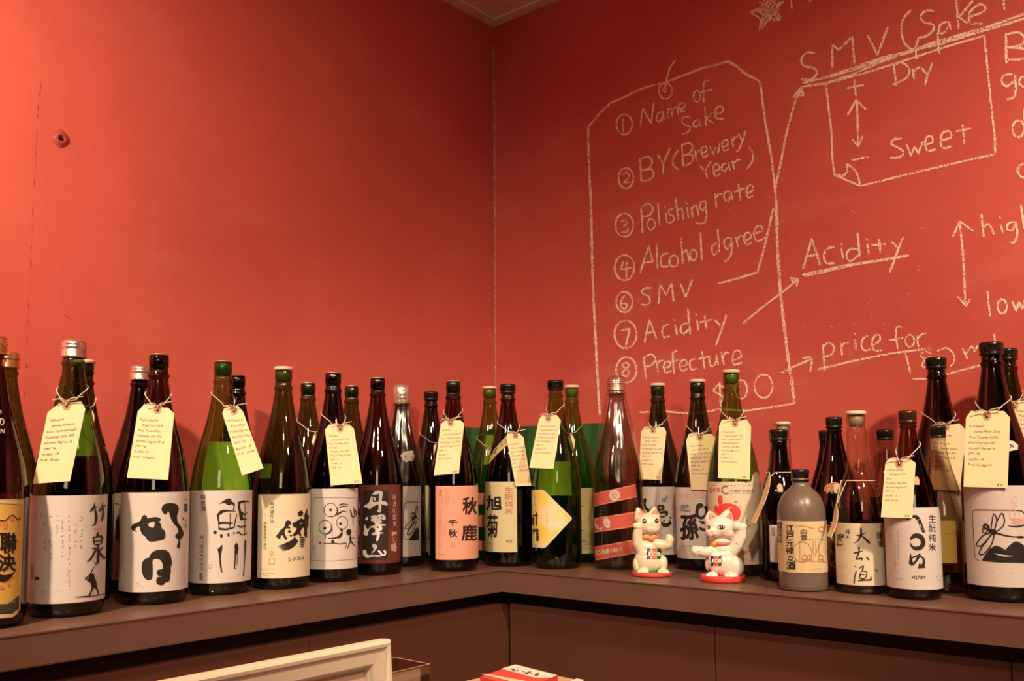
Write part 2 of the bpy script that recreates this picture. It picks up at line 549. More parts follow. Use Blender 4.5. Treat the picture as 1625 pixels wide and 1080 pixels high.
# plugged screw hole with its scuffed plaster on the left wall
sL = surf_plane((0.0, -1, 1), (1, 0, 0), 0.0008)
p = sL(97, 220)
bm = bmesh.new()
prof = [(0.0, 0.0016), (0.0012, 0.0042), (0.0034, 0.0052), (0.0044, 0.0075), (0.0026, 0.0105), (0.0003, 0.016)]
rings = []
for (h, r) in prof:
    rings.append([bm.verts.new((h, p.y + r * cos(2 * pi * k / 20) * (1 + 0.12 * sin(3 * k)), p.z + r * sin(2 * pi * k / 20) * (1 + 0.1 * cos(5 * k)))) for k in range(20)])
for a, b in zip(rings, rings[1:]):
    for k in range(20): bm.faces.new((a[k], a[(k + 1) % 20], b[(k + 1) % 20], b[k]))
bm.faces.new(rings[0])
plug = child('wall_plug', bm, simple('scuffed_plaster', (0.36, 0.05, 0.035), 0.55), wall_left, True)
plug['label'] = 'raised lip of a plugged screw hole'
bm = bmesh.new()
tube(bm, [(0.0005, p.y, p.z), (0.0046, p.y, p.z)], 0.0026, 8)
child('screw', bm, simple('dark_screw', (0.02, 0.006, 0.004), 0.5), plug)
ink = Ink()
for _ in range(26):
    a = random.uniform(0, 6.28); r_ = random.uniform(4, 26); x_, y_ = 104 + r_ * cos(a) * 1.1, 236 + r_ * sin(a)
    ink.stroke([(x_, y_), (x_ + random.uniform(-7, 7), y_ + random.uniform(2, 9))], 5.0, ID, jit=0.5)
for (x, y) in [(162, 115), (182, 125), (408, 192), (432, 200), (135, 212), (235, 383), (478, 225), (545, 490), (315, 480), (600, 280), (450, 345), (530, 380), (665, 520), (115, 500)]:
    ink.stroke([(x, y), (x + random.uniform(-4, 4), y + random.uniform(6, 18))], 1.6, ID, jit=0.5)
ink.build('scuff_mark', surf_plane((0.0, -1, 1), (1, 0, 0), 0.0004), chalk_mat('pale_scuff', 0.50, 0.80, (0.80, 0.24, 0.18), 70), wall_left)['kind'] = 'stuff'
# paper joint and hairline cracks on the left wall
ink = Ink()
ink.stroke([(66, 120), (60, 180), (57, 245), (52, 330), (50, 400), (46, 470), (43, 540), (40, 600)], 0.9, jit=0.6, step=6)
ink.stroke([(118, 500), (112, 505), (100, 497), (85, 492)], 0.8, jit=0.4, step=4)
ink.stroke([(36, 640), (41, 610), (43, 575)], 1.2, jit=0.4, step=4)
ink.build('plaster_crack', sL, chalk_mat('crack_dark', 0.46, 0.72, (0.30, 0.045, 0.03), 60), wall_left)

# ------------------------------------------------------------------ chalk writing on the right wall
CH = chalk_mat()
sR = surf_plane((1, 0.0, 1), (0, 1, 0), 0.0008)
ZA = Zm(900, 0, 3.0); ZB = Zm(900, 330, 3.0865); ZC = Zm(1180, 0, 3.483); ZD = Zm(1220, 300, 3.375)
def chalk(name, label, parts, w=3.0):
    """parts: list of (zoom, strokes-string with ; between strokes, optional width)"""
    ink = Ink()
    for part in parts:
        z, s = part[0], part[1]
        ww = 0.9 * (part[2] if len(part) > 2 else w)
        for st in s.split(';'):
            st = st.strip()
            if not st: continue
            if st[0] == 'o':
                cx, cy, rx, ry = [float(c) for c in st[1:].replace(',', ' ').split()]
                ink.ellipse(cx, cy, rx, ry, ww, z, jit=0.22)
            elif st[0] == '.':
                cx, cy = pts(st[1:].strip())[0]
                ink.stroke([(cx - 4, cy - 4), (cx + 4, cy + 5)], ww * 1.1, z, smooth=False)
            elif st[0] == '|':
                ink.stroke(pts(st[1:].strip()), ww, z, smooth=False, jit=0.22)
            else:
                ink.stroke(pts(st), ww, z, jit=0.22)
    return ink.build(name, sR, CH, wall_right, label)
chalk('chalk_outline', 'large chalk outline of a hang tag with its hole and string', [
    (ZA, '| 100,605 102,720 107,850 113,960 117,1080', 4.2), (ZB, '| 117,0 121,180 125,350 132,500 140,650 150,850 160,1012', 4.2),
    (ZA, '| 100,605 150,545 205,490; | 205,490 270,463 345,425 400,408 470,392 550,360 640,325 700,312 768,290; | 768,290 850,350 918,388', 3.8),
    (ZA, '| 768,292 800,312 850,352 880,370', 4.5),
    (ZA, '| 918,388 940,560 975,770 990,900 1003,1080', 4.2), (ZB, '| 1022,0 1030,200 1045,420 1065,600 1085,760 1100,850 1113,957', 5.2),
    (ZB, '| 1113,957 1000,975 880,992 740,985 620,1008 480,995 355,1000', 3.6),
    (ZA, '520,283 492,318 475,370 465,425; o 468 432 32 38; 458,415 455,432 466,440 472,428 462,416', 3.4)])
chalk('chalk_writing', 'chalk words Name of Sake numbered 1', [(ZA, 'o 272 592 38 48; | 266,562 268,630; | 350,607 357,512 400,588 412,490; 456,530 432,540 425,570 440,580 455,556; 457,530 461,577; | 482,562 478,515; 479,530 495,512 501,556; 500,530 520,504 529,549; 535,522 560,508 555,490 540,490 533,510 545,532 568,522; o 618 458 16 28; 677,385 656,385 649,420 648,490; | 628,440 690,425; 590,560 560,555 545,575 560,595 585,605 575,630 545,638; 625,568 605,578 600,600 615,605 628,590; 629,568 636,602; | 655,505 661,602; | 692,535 662,567 697,585; 705,545 740,530 740,510 720,508 703,530 710,562 747,565', 3.1)])
chalk('chalk_writing', 'chalk words BY (Brewery Year) numbered 2', [(ZA, 'o 280 848 36 48; 262,832 280,820 295,835 285,855 268,868 302,866; | 347,750 353,862; 350,755 385,745 405,765 390,800 355,812; 355,810 402,805 412,830 395,855 353,862; | 430,735 457,778; | 490,705 458,775 455,830; 530,715 505,750 505,785 532,808; | 546,682 551,790; 548,690 580,680 598,700 580,730 552,740; 552,738 590,735 600,755 585,778 552,790; | 608,715 616,765; 612,738 622,718 636,712; 640,730 665,718 660,695 643,700 638,725 650,748 672,735; | 680,695 695,735 705,702 718,730 728,680; 738,700 765,690 762,665 745,668 736,695 748,718 772,706; | 782,655 791,700; 786,678 798,655 813,648; | 815,635 832,667; 850,618 835,670 818,712 805,722; | 625,785 657,812; | 686,765 658,812 668,850; 695,815 725,805 722,780 705,780 695,805 705,838 732,825; 760,775 740,785 735,810 750,815 765,795; 767,773 776,812; | 785,765 796,806; 790,782 808,762 827,760; 865,700 885,730 880,770 855,805', 3.2)])
chalk('chalk_writing', 'chalk words Polishing rate numbered 3', [(ZB, 'o 280 83 44 57; 262,68 285,58 295,72 278,88 298,98 290,118 265,118', 3.1), (ZA, '| 352,988 360,1110; 352,985 385,968 408,990 395,1022 358,1032; o 400 1067 18 26; | 432,965 441,1074; | 468,1010 476,1062; . 465,985; 507,994 485,1000 485,1018 508,1030 505,1052 482,1062; | 515,940 531,1052; 527,1005 545,990 553,1046; | 571,985 578,1038; . 567,965; | 590,985 598,1036; 595,997 613,972 626,1026; 655,955 638,960 632,985 645,1002 658,982; 658,955 663,1030 650,1062 612,1062; | 704,920 711,990; 708,945 720,926 740,924; 775,910 752,915 748,945 765,957 778,932; 780,910 787,952; | 815,872 826,957; | 795,915 846,895; 855,922 885,905 880,882 862,885 853,912 862,940 889,928', 3.1)])
chalk('chalk_writing', 'chalk words Alcohol dgree numbered 4', [(ZB, 'o 281 292 48 62; | 275,260 262,300 320,292; | 292,262 289,346; | 358,318 375,260 400,188 420,265; | 368,268 418,262; | 437,172 443,297; 496,222 470,226 458,255 465,286 500,284; o 522 260 22 28; | 558,146 566,276; 562,228 584,205 599,264; o 618 230 17 26; | 653,118 659,257; | 737,103 746,216; 742,172 715,180 708,212 722,230 742,202; 800,145 775,150 768,180 785,200 803,172; 803,145 806,212 790,250 770,262; | 825,140 836,190; 830,158 848,136 866,138; 868,160 900,145 893,120 875,122 866,150 880,180 906,167; 920,125 958,110 950,88 928,92 915,125 930,162 975,142', 3.3)])
chalk('chalk_writing', 'chalk letters SMV numbered 6, below Alcohol dgree', [(ZB, 'o 280 460 40 50; 287,428 265,450 265,485 285,492 292,470 268,466; 412,390 375,395 365,415 400,435 405,460 385,475 362,470; | 447,470 455,377 485,425 512,367 521,457; | 555,370 580,436 613,350', 3.4)])
chalk('chalk_writing', 'chalk word Acidity numbered 7, inside the tag outline', [(ZB, 'o 286 618 54 68; | 263,600 308,590 285,680; | 378,660 403,547 438,640; | 380,615 427,605; 500,570 475,576 465,605 475,632 503,626; | 528,570 539,622; . 524,548; | 590,488 604,620; 598,565 565,570 555,600 570,616 598,592; | 635,545 643,598; . 632,520; | 672,520 683,590; | 648,560 711,545; | 722,545 750,577; | 780,520 755,600 727,675', 3.4)])
chalk('chalk_writing', 'chalk word Prefecture numbered 8', [(ZB, 'o 290 792 50 62; 290,755 268,768 285,785 306,802 290,824 268,812 288,786 306,770 290,755; | 375,730 386,836; 372,735 410,715 433,737 415,767 380,777; | 436,745 446,806; 440,768 455,747 472,745; 475,785 505,772 500,750 482,752 472,780 485,807 512,795; 542,698 520,705 518,740 523,812; | 495,755 549,744; 555,775 585,765 580,742 562,745 552,770 562,797 592,785; 627,738 605,746 600,770 612,792 637,782; | 660,700 673,786; | 640,740 702,725; 695,725 702,772 724,766 732,720; | 732,720 740,770; | 755,705 768,768; 760,738 775,707 797,710; 810,745 850,730 845,700 820,702 808,735 820,767 857,755', 3.2)])
chalk('chalk_writing', 'chalk price mark $00 at the foot of the tag outline', [(ZB, '775,880 738,868 718,895 745,912 768,932 742,952; | 746,850 752,972; o 852 888 30 46; o 962 872 45 57', 3.4)])
chalk('chalk_arrow', 'long chalk arrow running up from SMV to the heading', [(ZB, '| 738,370 850,340 932,315', 3.8), (ZB, '| 932,315 960,215 985,110 1010,0', 3.8), (ZC, '| 170,1062 205,900 240,720 285,560 322,480; | 325,478 275,535 305,525 330,528 322,482; | 318,490 295,528; | 322,490 318,525', 4.0)])
chalk('chalk_arrow', 'chalk arrow pointing from Acidity in the list to the underlined Acidity', [(ZB, '| 860,565 960,482 1050,415 1128,350; | 1088,342 1132,347 1124,386; | 1095,350 1118,372', 3.4)])
chalk('chalk_arrow', 'short chalk arrow pointing to price for', [(ZD, '| 65,985 130,952 225,910; 180,905 228,905 222,978', 3.4)])
chalk('chalk_writing', 'chalk heading SMV (Sake, underlined three times', [(ZC, '395,295 350,290 318,330 335,365 385,375 405,405 370,440 318,438; | 490,380 490,247 525,275 600,205 613,352; | 682,190 740,300 798,147; 928,55 885,100 872,170 890,240 937,280; 1055,62 1005,60 978,95 1000,125 1045,135 1050,165 1010,200 965,207; | 968,207 950,262 955,330; 1125,118 1085,140 1080,180 1105,182 1130,150; 1132,118 1146,166; | 1072,180 1080,300; | 1175,-8 1188,162; | 1268,2 1190,95 1242,132; 1245,95 1330,62 1330,30 1295,28 1250,70 1255,127 1322,130; | 1436,-8 1441,56', 4.0), (ZC, '| 325,460 450,428 600,378 760,320 900,288 1080,225 1340,152 1560,74', 4.2), (ZC, '| 330,478 450,462 580,420 750,345 950,272 1080,245 1335,168 1560,100', 4.4), (ZC, '| 480,425 600,390 760,330 900,297 1080,236 1340,162', 3.2)])
chalk('chalk_scale', 'chalk box with a curled corner, plus and minus arrow, words Dry and Sweet', [(ZC, '| 455,462 700,395 950,315 1130,255 1330,197; | 455,462 470,600 488,750 490,880 503,967 580,1000 645,1028; | 503,967 550,972 575,950 570,905; 570,905 622,950 645,1028; | 645,1028 900,965 1150,905 1385,852; | 1330,197 1350,400 1370,600 1388,760 1390,847', 3.6), (ZC, '| 830,365 845,477; 825,365 870,345 915,380 900,430 822,468; | 933,375 942,437; 938,402 955,380 977,372; | 985,375 1012,412; | 1045,345 1015,420 1000,477; | 612,440 621,534; | 568,488 664,468; | 625,555 630,660 633,807; | 575,636 622,552 677,606; | 600,770 632,808 660,748; | 597,885 640,876 690,868; 877,765 830,770 815,795 860,820 885,845 860,870 810,872; | 900,798 925,860 945,810 965,850 992,778; 1005,800 1045,785 1040,755 1015,755 1003,790 1015,832 1062,825; 1090,775 1145,760 1140,725 1105,730 1088,765 1100,817 1157,805; | 1210,688 1221,803; | 1173,726 1257,709', 3.7)])
chalk('chalk_writing', 'chalk letters of a column cut off by the right edge, beginning with B', [(ZC, '| 1450,185 1452,350; 1453,190 1520,180 1555,215 1530,250 1460,262; 1460,262 1550,270 1578,300 1540,325 1448,330; 1487,410 1442,415 1425,445 1450,477 1495,450; 1500,412 1505,500 1490,540 1450,547; 1568,425 1530,432 1525,465 1550,482; | 1550,598 1560,760; o 1518 712 32 46; 1568,898 1525,915 1515,950 1540,982 1568,975', 4.2)])
chalk('chalk_writing', 'chalk word Acidity with a thick underline, right of the tag outline', [(ZD, '| 182,430 230,265 274,407; | 196,360 267,350; 352,310 310,320 295,360 310,397 352,395; | 387,312 398,372; . 390,296; | 475,233 488,368; 480,325 435,320 415,355 435,386 480,355; | 527,292 536,352; . 525,268; | 590,265 598,346; | 548,300 627,295; | 655,280 697,317; | 720,255 690,330 665,400 645,447', 3.8), (ZD, '| 178,460 400,412 600,380 752,355', 4.6), (ZD, '| 190,468 450,407 690,367', 3.6)])
chalk('chalk_scale', 'chalk double arrow between the words high and low at the right', [(ZD, '| 1022,175 1040,350 1048,500 1052,622; | 985,255 1022,172 1097,226; | 1012,576 1055,624 1079,588; | 1138,133 1151,256; 1145,218 1175,185 1206,242; | 1240,185 1253,232; . 1238,152; 1320,175 1285,182 1275,215 1300,222 1322,187; 1322,178 1330,240 1312,285 1288,286; | 1350,80 1367,212; 1362,170 1385,160 1400,200; | 1170,545 1186,682; o 1250 628 25 38; | 1300,595 1325,652 1340,602 1357,642 1372,588', 3.8)])
chalk('chalk_writing', 'chalk words price for 180 ml, underlined', [(ZD, '| 290,830 298,972; 285,850 320,822 350,845 335,885 298,897; | 385,820 393,893; 390,852 402,826 430,822; | 462,800 466,862; . 462,775; 532,785 505,800 495,840 515,864 547,855; 555,835 595,810 590,780 568,785 552,820 565,864 607,860; 712,740 685,738 680,780 690,857; | 638,810 722,795; o 755 812 24 32; | 792,785 801,846; 798,802 815,777 845,772; | 730,870 745,930 758,987; 870,882 840,868 810,890 835,907 862,922 850,957 822,945 835,915 872,892; 900,867 950,850 987,880 992,925 970,948; | 1035,850 1065,912; 1055,882 1090,840 1100,872; 1098,872 1130,830 1160,850; | 1205,773 1216,840', 3.3), (ZD, '| 262,965 450,920 650,880 865,852; | 770,1015 845,1016; | 940,995 1050,965 1160,935', 3.6)])
# chalk star and the tops of letters beside it
ink = Ink()
star = '| 32,68 75,50 100,38 112,10 120,-25; | 32,68 75,90 95,105 88,168; | 88,168 130,118 150,105; | 150,105 205,112 190,70; | 190,70 180,50 222,5; 40,64 100,60 150,20 110,90 95,140 160,60 200,10 150,95 205,100 150,60 110,75 80,60 130,30 180,-10 120,110 100,150 175,20 140,0 115,50 165,80 195,98; 262,-10 264,30 267,50; 375,-5 360,10'
for st in star.split(';'):
    st = st.strip()
    ink.stroke(pts(st.strip('| ')), 3.2, ZC, smooth=not st.startswith('|'), jit=0.3)
for _ in range(26):
    a = random.uniform(85, 185); b = random.uniform(0, 105)
    ink.stroke([(a, b), (a + random.uniform(-25, 25), b + random.uniform(15, 40))], 2.2, ZC, jit=0.3)
ink.build('chalk_star', sR, CH, wall_right, 'scribbled chalk star at the top edge')
# faint leftovers of wiped chalk
ink = Ink()
for (x, y) in [(1128, 165), (1146, 168), (1265, 115), (1380, 475), (1430, 465), (1425, 480), (1280, 515), (1320, 512), (1368, 520), (1404, 520), (1265, 410), (1150, 330), (960, 285), (1245, 282), (1238, 358), (1470, 366), (1355, 340), (1100, 440), (1150, 545), (1452, 423), (1378, 492)]:
    for _ in range(3):
        dx = random.uniform(-9, 9); dy = random.uniform(-7, 7)
        ink.stroke([(x + dx, y + dy), (x + dx + random.uniform(-6, 12), y + dy + random.uniform(-6, 4))], 3.0, ID, jit=0.4)
ink.build('chalk_smear', sR, chalk_mat('chalk_faint', 0.52, 0.75, (0.8, 0.5, 0.42), 260), wall_right, 'faint traces of wiped chalk')

# ------------------------------------------------------------------ shelf, cabinet, counter
WOOD = simple('brown_laminate', (0.138, 0.072, 0.051), 0.38, noise=(7, 0.12), bump=(90, 0.05))
WOOD_D = simple('dark_recess', (0.035, 0.014, 0.009), 0.7)
PANEL = simple('brown_panel', (0.088, 0.032, 0.020), 0.42, noise=(5, 0.08))
TH = 0.0445
Y0 = -4.0; X1 = 4.0
L = [(0.001, -0.001), (0.001, Y0), (DL, Y0), (DL, -DR), (X1, -DR), (X1, -0.001)]
bm = bmesh.new(); prism(bm, L, SH - TH, SH)
bmesh.ops.bevel(bm, geom=[e for e in bm.edges if abs(e.verts[0].co.z - e.verts[1].co.z) < 1e-6], offset=0.002, segments=2, affect='EDGES')
shelf = tag(obj('corner_shelf', bm, WOOD), 'long brown laminate ledge running along both red walls under the bottles', 'shelf')
cab = thing('base_cabinet', (DL, -DR, 0), 'brown panelled cabinet that carries the ledge, on both sides of the corner', 'cabinet')
zc0, zc1 = SH - TH - 0.028, SH - TH - 0.001
bm = bmesh.new()
prism(bm, [(0.001, -0.001), (0.001, Y0), (DL - 0.045, Y0), (DL - 0.045, -DR + 0.06), (X1, -DR + 0.06), (X1, -0.001)], 0.0, SH - TH - 0.0005)
child('carcass', bm, WOOD_D, cab)
xl, yr = DL - 0.012, -DR + 0.036
def panel(x0, y0, x1, y1):
    child('panel', box_bm(x0, y0, 0.08, x1, y1, zc0, 0.0015), PANEL, cab)
sx = surf_plane((xl, 0, 0), (1, 0, 0)); sy = surf_plane((0, yr, 0), (0, 1, 0))
ys = [-DR + 0.037, sx(492, 1010).y, sx(492, 1010).y - 0.62, sx(492, 1010).y - 1.24, Y0]
for a, b in zip(ys, ys[1:]):
    panel(DL - 0.04, b + 0.0008, xl, a - 0.0008)
xs = [xl + 0.0015, sy(1134, 1020).x, sy(1605, 1060).x, sy(1605, 1060).x + 0.47, sy(1605, 1060).x + 0.94, X1]
for a, b in zip(xs, xs[1:]):
    panel(a + 0.0008, yr, b - 0.0008, yr + 0.03)
CT = 0.80
counter = thing('low_counter', (1.0, -1.0, 0), 'low brown work counter below the ledge, under the frame and the boxes', 'counter')
bm = bmesh.new()
prism(bm, [(DL - 0.0115, Y0), (1.06, Y0), (1.06, -1.10), (X1, -1.10), (X1, yr - 0.0005), (DL - 0.0115, yr - 0.0005)], CT - 0.03, CT)
child('worktop', bm, WOOD, counter)
bm = bmesh.new()
prism(bm, [(DL - 0.011, Y0), (1.0, Y0), (1.0, -1.04), (X1, -1.04), (X1, yr - 0.001), (DL - 0.011, yr - 0.001)], 0.0, CT - 0.0305)
child('base', bm, PANEL, counter)

# ------------------------------------------------------------------ bottles
G_GREEN = glass('green_glass', (0.30, 0.42, 0.13), (0.03, 0.07, 0.015))
G_LIME = glass('light_green_glass', (0.44, 0.62, 0.18), (0.05, 0.12, 0.02))
G_DGREEN = glass('dark_green_glass', (0.17, 0.24, 0.05), (0.01, 0.02, 0.005))
G_BROWN = glass('brown_glass', (0.25, 0.095, 0.04), (0.015, 0.004, 0.003))
G_AMBER = glass('amber_brown_glass', (0.36, 0.17, 0.075), (0.03, 0.012, 0.006))
G_DARK = glass('black_brown_glass', (0.10, 0.03, 0.018), (0.006, 0.002, 0.002))
G_CLEAR = glass('clear_glass', (0.90, 0.87, 0.80), (0.30, 0.26, 0.20), 0.06)
G_SMOKE = glass('smoky_glass', (0.62, 0.58, 0.40), (0.16, 0.14, 0.09))
LIQ_AMBER = glass('amber_sake', (0.30, 0.13, 0.04), (0.04, 0.015, 0.006), 0.03)
LIQ_YELLOW = glass('yellow_sake', (0.80, 0.55, 0.15), (0.45, 0.25, 0.05), 0.03)
CERAMIC = simple('grey_brown_stoneware', (0.145, 0.108, 0.085), 0.33, noise=(14, 0.07), coat=0.15)
CAP_WHITE = simple('white_cap', (0.774, 0.594, 0.504), 0.4, sub=0.2)
CAP_GREY = simple('grey_cap', (0.42, 0.33, 0.29), 0.35, metal=0.5)
CAP_BLACK = simple('black_cap', (0.012, 0.010, 0.010), 0.16)
CAP_SILVER = simple('silver_cap', (0.86, 0.70, 0.62), 0.25, metal=0.9)
CAP_GOLD = simple('gold_cap', (0.86, 0.58, 0.30), 0.25, metal=0.9)
PAPER = simple('white_label_paper', (0.600, 0.555, 0.535), 0.55, noise=(30, 0.03))
PAPER_C = simple('cream_label_paper', (0.656, 0.586, 0.426), 0.55, noise=(30, 0.03))
PAPER_P = simple('pink_label_paper', (0.697, 0.340, 0.238), 0.55, noise=(30, 0.03))
PAPER_Y = simple('yellow_label_paper', (0.748, 0.484, 0.106), 0.5, noise=(12, 0.08))
PAPER_G = simple('green_cream_label_paper', (0.561, 0.510, 0.306), 0.55, noise=(30, 0.03))
PAPER_M = simple('maroon_label_paper', (0.115, 0.030, 0.026), 0.4)
PAPER_B = simple('black_label_panel', (0.030, 0.020, 0.015), 0.4)
PAPER_A = simple('antique_label_paper', (0.616, 0.493, 0.290), 0.55, noise=(40, 0.14))
PAPER_S = simple('salmon_band', (0.640, 0.128, 0.096), 0.4)
BACKP = simple('back_label_paper', (0.72, 0.70, 0.60), 0.6)
BLACK = simple('black_ink', (0.016, 0.012, 0.010), 0.5)
GREY = simple('grey_ink', (0.20, 0.165, 0.145), 0.6)
FAINT = simple('faint_ink', (0.38, 0.32, 0.28), 0.6)
BROWNI = simple('brown_ink', (0.32, 0.12, 0.04), 0.6)
REDI = simple('red_ink', (0.72, 0.05, 0.05), 0.5)
PINKI = simple('pink_ink', (0.78, 0.42, 0.36), 0.6)
ORANGEI = simple('orange_ink', (0.75, 0.24, 0.10), 0.6)
WHITEI = simple('white_ink', (0.714, 0.680, 0.663), 0.5)
GREENI = simple('dark_green_ink', (0.04, 0.07, 0.04), 0.5)

BODY = {
    'tall': [(0, .80), (.004, .88), (.014, .955), (.032, 1), (.44, 1), (.465, .992), (.50, .965), (.55, .905), (.60, .81), (.65, .70), (.70, .58), (.75, .475), (.80, .395), (.85, .337), (.895, .296), (.907, .292), (.912, .325), (.920, .325), (.925, .288), (.952, .275), (.955, .295), (.992, .295), (1, .262)],
    'slim': [(0, .82), (.006, .92), (.02, .98), (.035, 1), (.50, 1), (.54, .985), (.58, .93), (.62, .82), (.66, .69), (.70, .58), (.75, .49), (.80, .44), (.86, .40), (.905, .375), (.912, .41), (.922, .41), (.928, .37), (.955, .36), (.96, .39), (.992, .39), (1, .35)],
    'flask': [(0, .88), (.01, .95), (.03, 1), (.42, 1), (.47, .99), (.52, .93), (.57, .82), (.61, .70), (.645, .55), (.67, .46), (.70, .42), (.80, .385), (.885, .36), (.892, .40), (.905, .40), (.912, .35), (.955, .34), (.96, .365), (.992, .365), (1, .33)],
    'stubby': [(0, .90), (.008, .955), (.02, .99), (.05, 1), (.60, 1), (.66, .985), (.715, .93), (.765, .83), (.805, .69), (.835, .53), (.855, .42), (.868, .37), (.895, .335), (.905, .35), (.912, .37), (.925, .37), (.93, .33), (.99, .33), (1, .30)],
}
BOTTLES = {}
def dirxy(x, y):
    v = ray(x, y); d = Vector((v.x, v.y, 0)); d.normalize(); return d
def prof_r(B, z):
    P = B['prof']
    if z <= P[0][0]: return P[0][1]
    for (a, ra), (b, rb) in zip(P, P[1:]):
        if a <= z <= b: return ra + (rb - ra) * ((z - a) / (b - a) if b > a else 0)
    return P[-1][1]
def bottle(key, label, glassmat, base=None, cap=None, kind='tall', R=0.0525, H=0.400, capkind='disc', capmat=None, liquid=None, dx=0.0, back=False):
    """base = pixel of the front foot of the bottle, cap = pixel of the top of its cap"""
    if base:
        b = on_z(base[0], base[1], SH); d = dirxy(*base)
        c = b + d * R * 0.9
        if cap:
            lo, hi = 0.12, 0.5
            for _ in range(40):
                m = (lo + hi) / 2
                if proj((c.x, c.y, SH + m))[1] > cap[1]: lo = m
                else: hi = m
            H = lo
            e = proj((c.x, c.y, SH + H))[0] - cap[0]      # share a real bottle's lean between foot and cap
            dist = (c - CAM).dot(FW)
            c = c - RT * (e * 0.5 / FPX * dist); c.z = SH
    else:
        c = on_z(cap[0], cap[1], SH + H)
    c.z = SH
    capH = {'disc': 0.0025, 'stopper': 0.0065, 'screw': 0.0, 'metal': 0.0, 'none': 0.0}[capkind]
    Hb = H - capH
    B = dict(c=c, R=R, H=H, prof=[(z * Hb, r * R) for z, r in BODY[kind]], kind=kind)
    t = thing('sake_bottle', (c.x, c.y, SH), label, 'bottle', 'bottles lined up on the corner shelf')
    B['t'] = t
    # body: subdivide the profile smoothly
    P = B['prof']
    Q = []
    for (a, b_) in zip(P, P[1:]):
        k = max(1, int((b_[0] - a[0]) / (0.02 if b_[0] < .45 * Hb else 0.012)))
        for i in range(k): Q.append((a[0] + (b_[0] - a[0]) * i / k, a[1] + (b_[1] - a[1]) * i / k))
    Q.append(P[-1])
    # one smoothing pass on the shoulder
    for _ in range(3):
        Q = [Q[0]] + [(q[0], (Q[i][1] + 2 * q[1] + Q[i + 2][1]) / 4 if .45 * Hb < q[0] < .89 * Hb and kind in ('tall', 'slim', 'flask') else q[1]) for i, q in enumerate(Q[1:-1])] + [Q[-1]]
    B['prof'] = Q
    bm = bmesh.new()
    lathe(bm, Q, c.x, c.y, SH + 0.0002, 48, cap0=True, cap1=(glassmat is CERAMIC))
    body = child('glass_body' if glassmat is not CERAMIC else 'stoneware_body', bm, glassmat, t, True)
    if glassmat is not CERAMIC:
        bm = bmesh.new()      # thick punted foot inside
        lathe(bm, [(0.002, R * 0.86), (0.007, R * 0.90), (0.010, R * 0.80), (0.016, R * 0.35), (0.019, 0.002)], c.x, c.y, SH, 32, cap0=True, cap1=True)
        child('glass_foot', bm, glassmat, body, True)
    if liquid:
        lm, lz = liquid
        bm = bmesh.new()
        pr = [(z, prof_r(B, z) - 0.0022) for z in [0.012 + (lz - 0.012) * i / 14 for i in range(15)]]
        lathe(bm, pr, c.x, c.y, SH, 40, cap0=True, cap1=True)
        child('sake', bm, lm, t, True)
    # closure
    rl = prof_r(B, 0.975 * Hb)
    bm = bmesh.new()
    if capkind == 'disc':
        lathe(bm, [(0, rl * .90), (0.0002, rl * .99), (0.0020, rl * .99), (0.0025, rl * .90)], c.x, c.y, SH + Hb + 0.0001, 32, cap0=True, cap1=True)
        cp = child('cap', bm, capmat or CAP_GREY, t, True)
        bm = bmesh.new()
        lathe(bm, [(-0.024, rl * .62), (-0.023, rl * .80), (-0.0002, rl * .88)], c.x, c.y, SH + Hb, 24, cap0=True, cap1=True)
        child('stopper_plug', bm, simple('dark_plug', (0.035, 0.05, 0.02), 0.3) if glassmat in (G_GREEN, G_LIME, G_DGREEN) else simple('black_plug', (0.02, 0.01, 0.008), 0.3), cp, True)
    elif capkind == 'stopper':
        lathe(bm, [(0, rl * 1.0), (0.0004, rl * 1.12), (0.0052, rl * 1.12), (0.0063, rl * 1.02)], c.x, c.y, SH + Hb + 0.0001, 32, cap0=True, cap1=True)
        cp = child('cap', bm, capmat or CAP_WHITE, t, True)
        bm = bmesh.new()
        lathe(bm, [(-0.020, rl * .72), (-0.0002, rl * .80)], c.x, c.y, SH + Hb, 24, cap0=True, cap1=True)
        child('stopper_plug', bm, simple('milky_plug', (0.30, 0.28, 0.20), 0.5), cp, True)
    elif capkind == 'screw':
        h = 0.020; pr = [(-h, rl * 1.02), (-h, rl * 1.13), (-h + .0035, rl * 1.15), (-h + .0042, rl * 1.06), (-h + .0056, rl * 1.06), (-h + .0062, rl * 1.13), (-.0062, rl * 1.13), (-.0052, rl * 1.17), (-.0012, rl * 1.15), (0.0006, rl * 1.04), (0.001, rl * .6)]
        lathe(bm, pr, c.x, c.y, SH + Hb, 36, cap0=True, cap1=True)
        child('cap', bm, capmat or CAP_BLACK, t, True)
    elif capkind == 'metal':
        h = 0.026; pr = [(-h, rl * 1.0), (-h, rl * 1.17), (-h + .002, rl * 1.22), (-h + .003, rl * 1.18), (-h + .011, rl * 1.18), (-h + .012, rl * 1.13), (-h + .0135, rl * 1.13), (-h + .0145, rl * 1.19), (-.009, rl * 1.19), (-.0082, rl * 1.14), (-.007, rl * 1.17), (-.003, rl * 1.15), (0, rl * 1.02), (0.0012, rl * .7)]
        lathe(bm, pr, c.x, c.y, SH + Hb, 36, cap0=True, cap1=True)
        child('cap', bm, capmat or CAP_SILVER, t, True)
    BOTTLES[key] = B
    return B
def shell_patch(B, z0, z1, p0, p1, off, nz=8, na=24):
    bm = bmesh.new()
    lathe(bm, [(z0 + (z1 - z0) * i / nz, prof_r(B, z0 + (z1 - z0) * i / nz) + off) for i in range(nz + 1)], B['c'].x, B['c'].y, SH + 0.0002, na, p0, p1)
    return bm
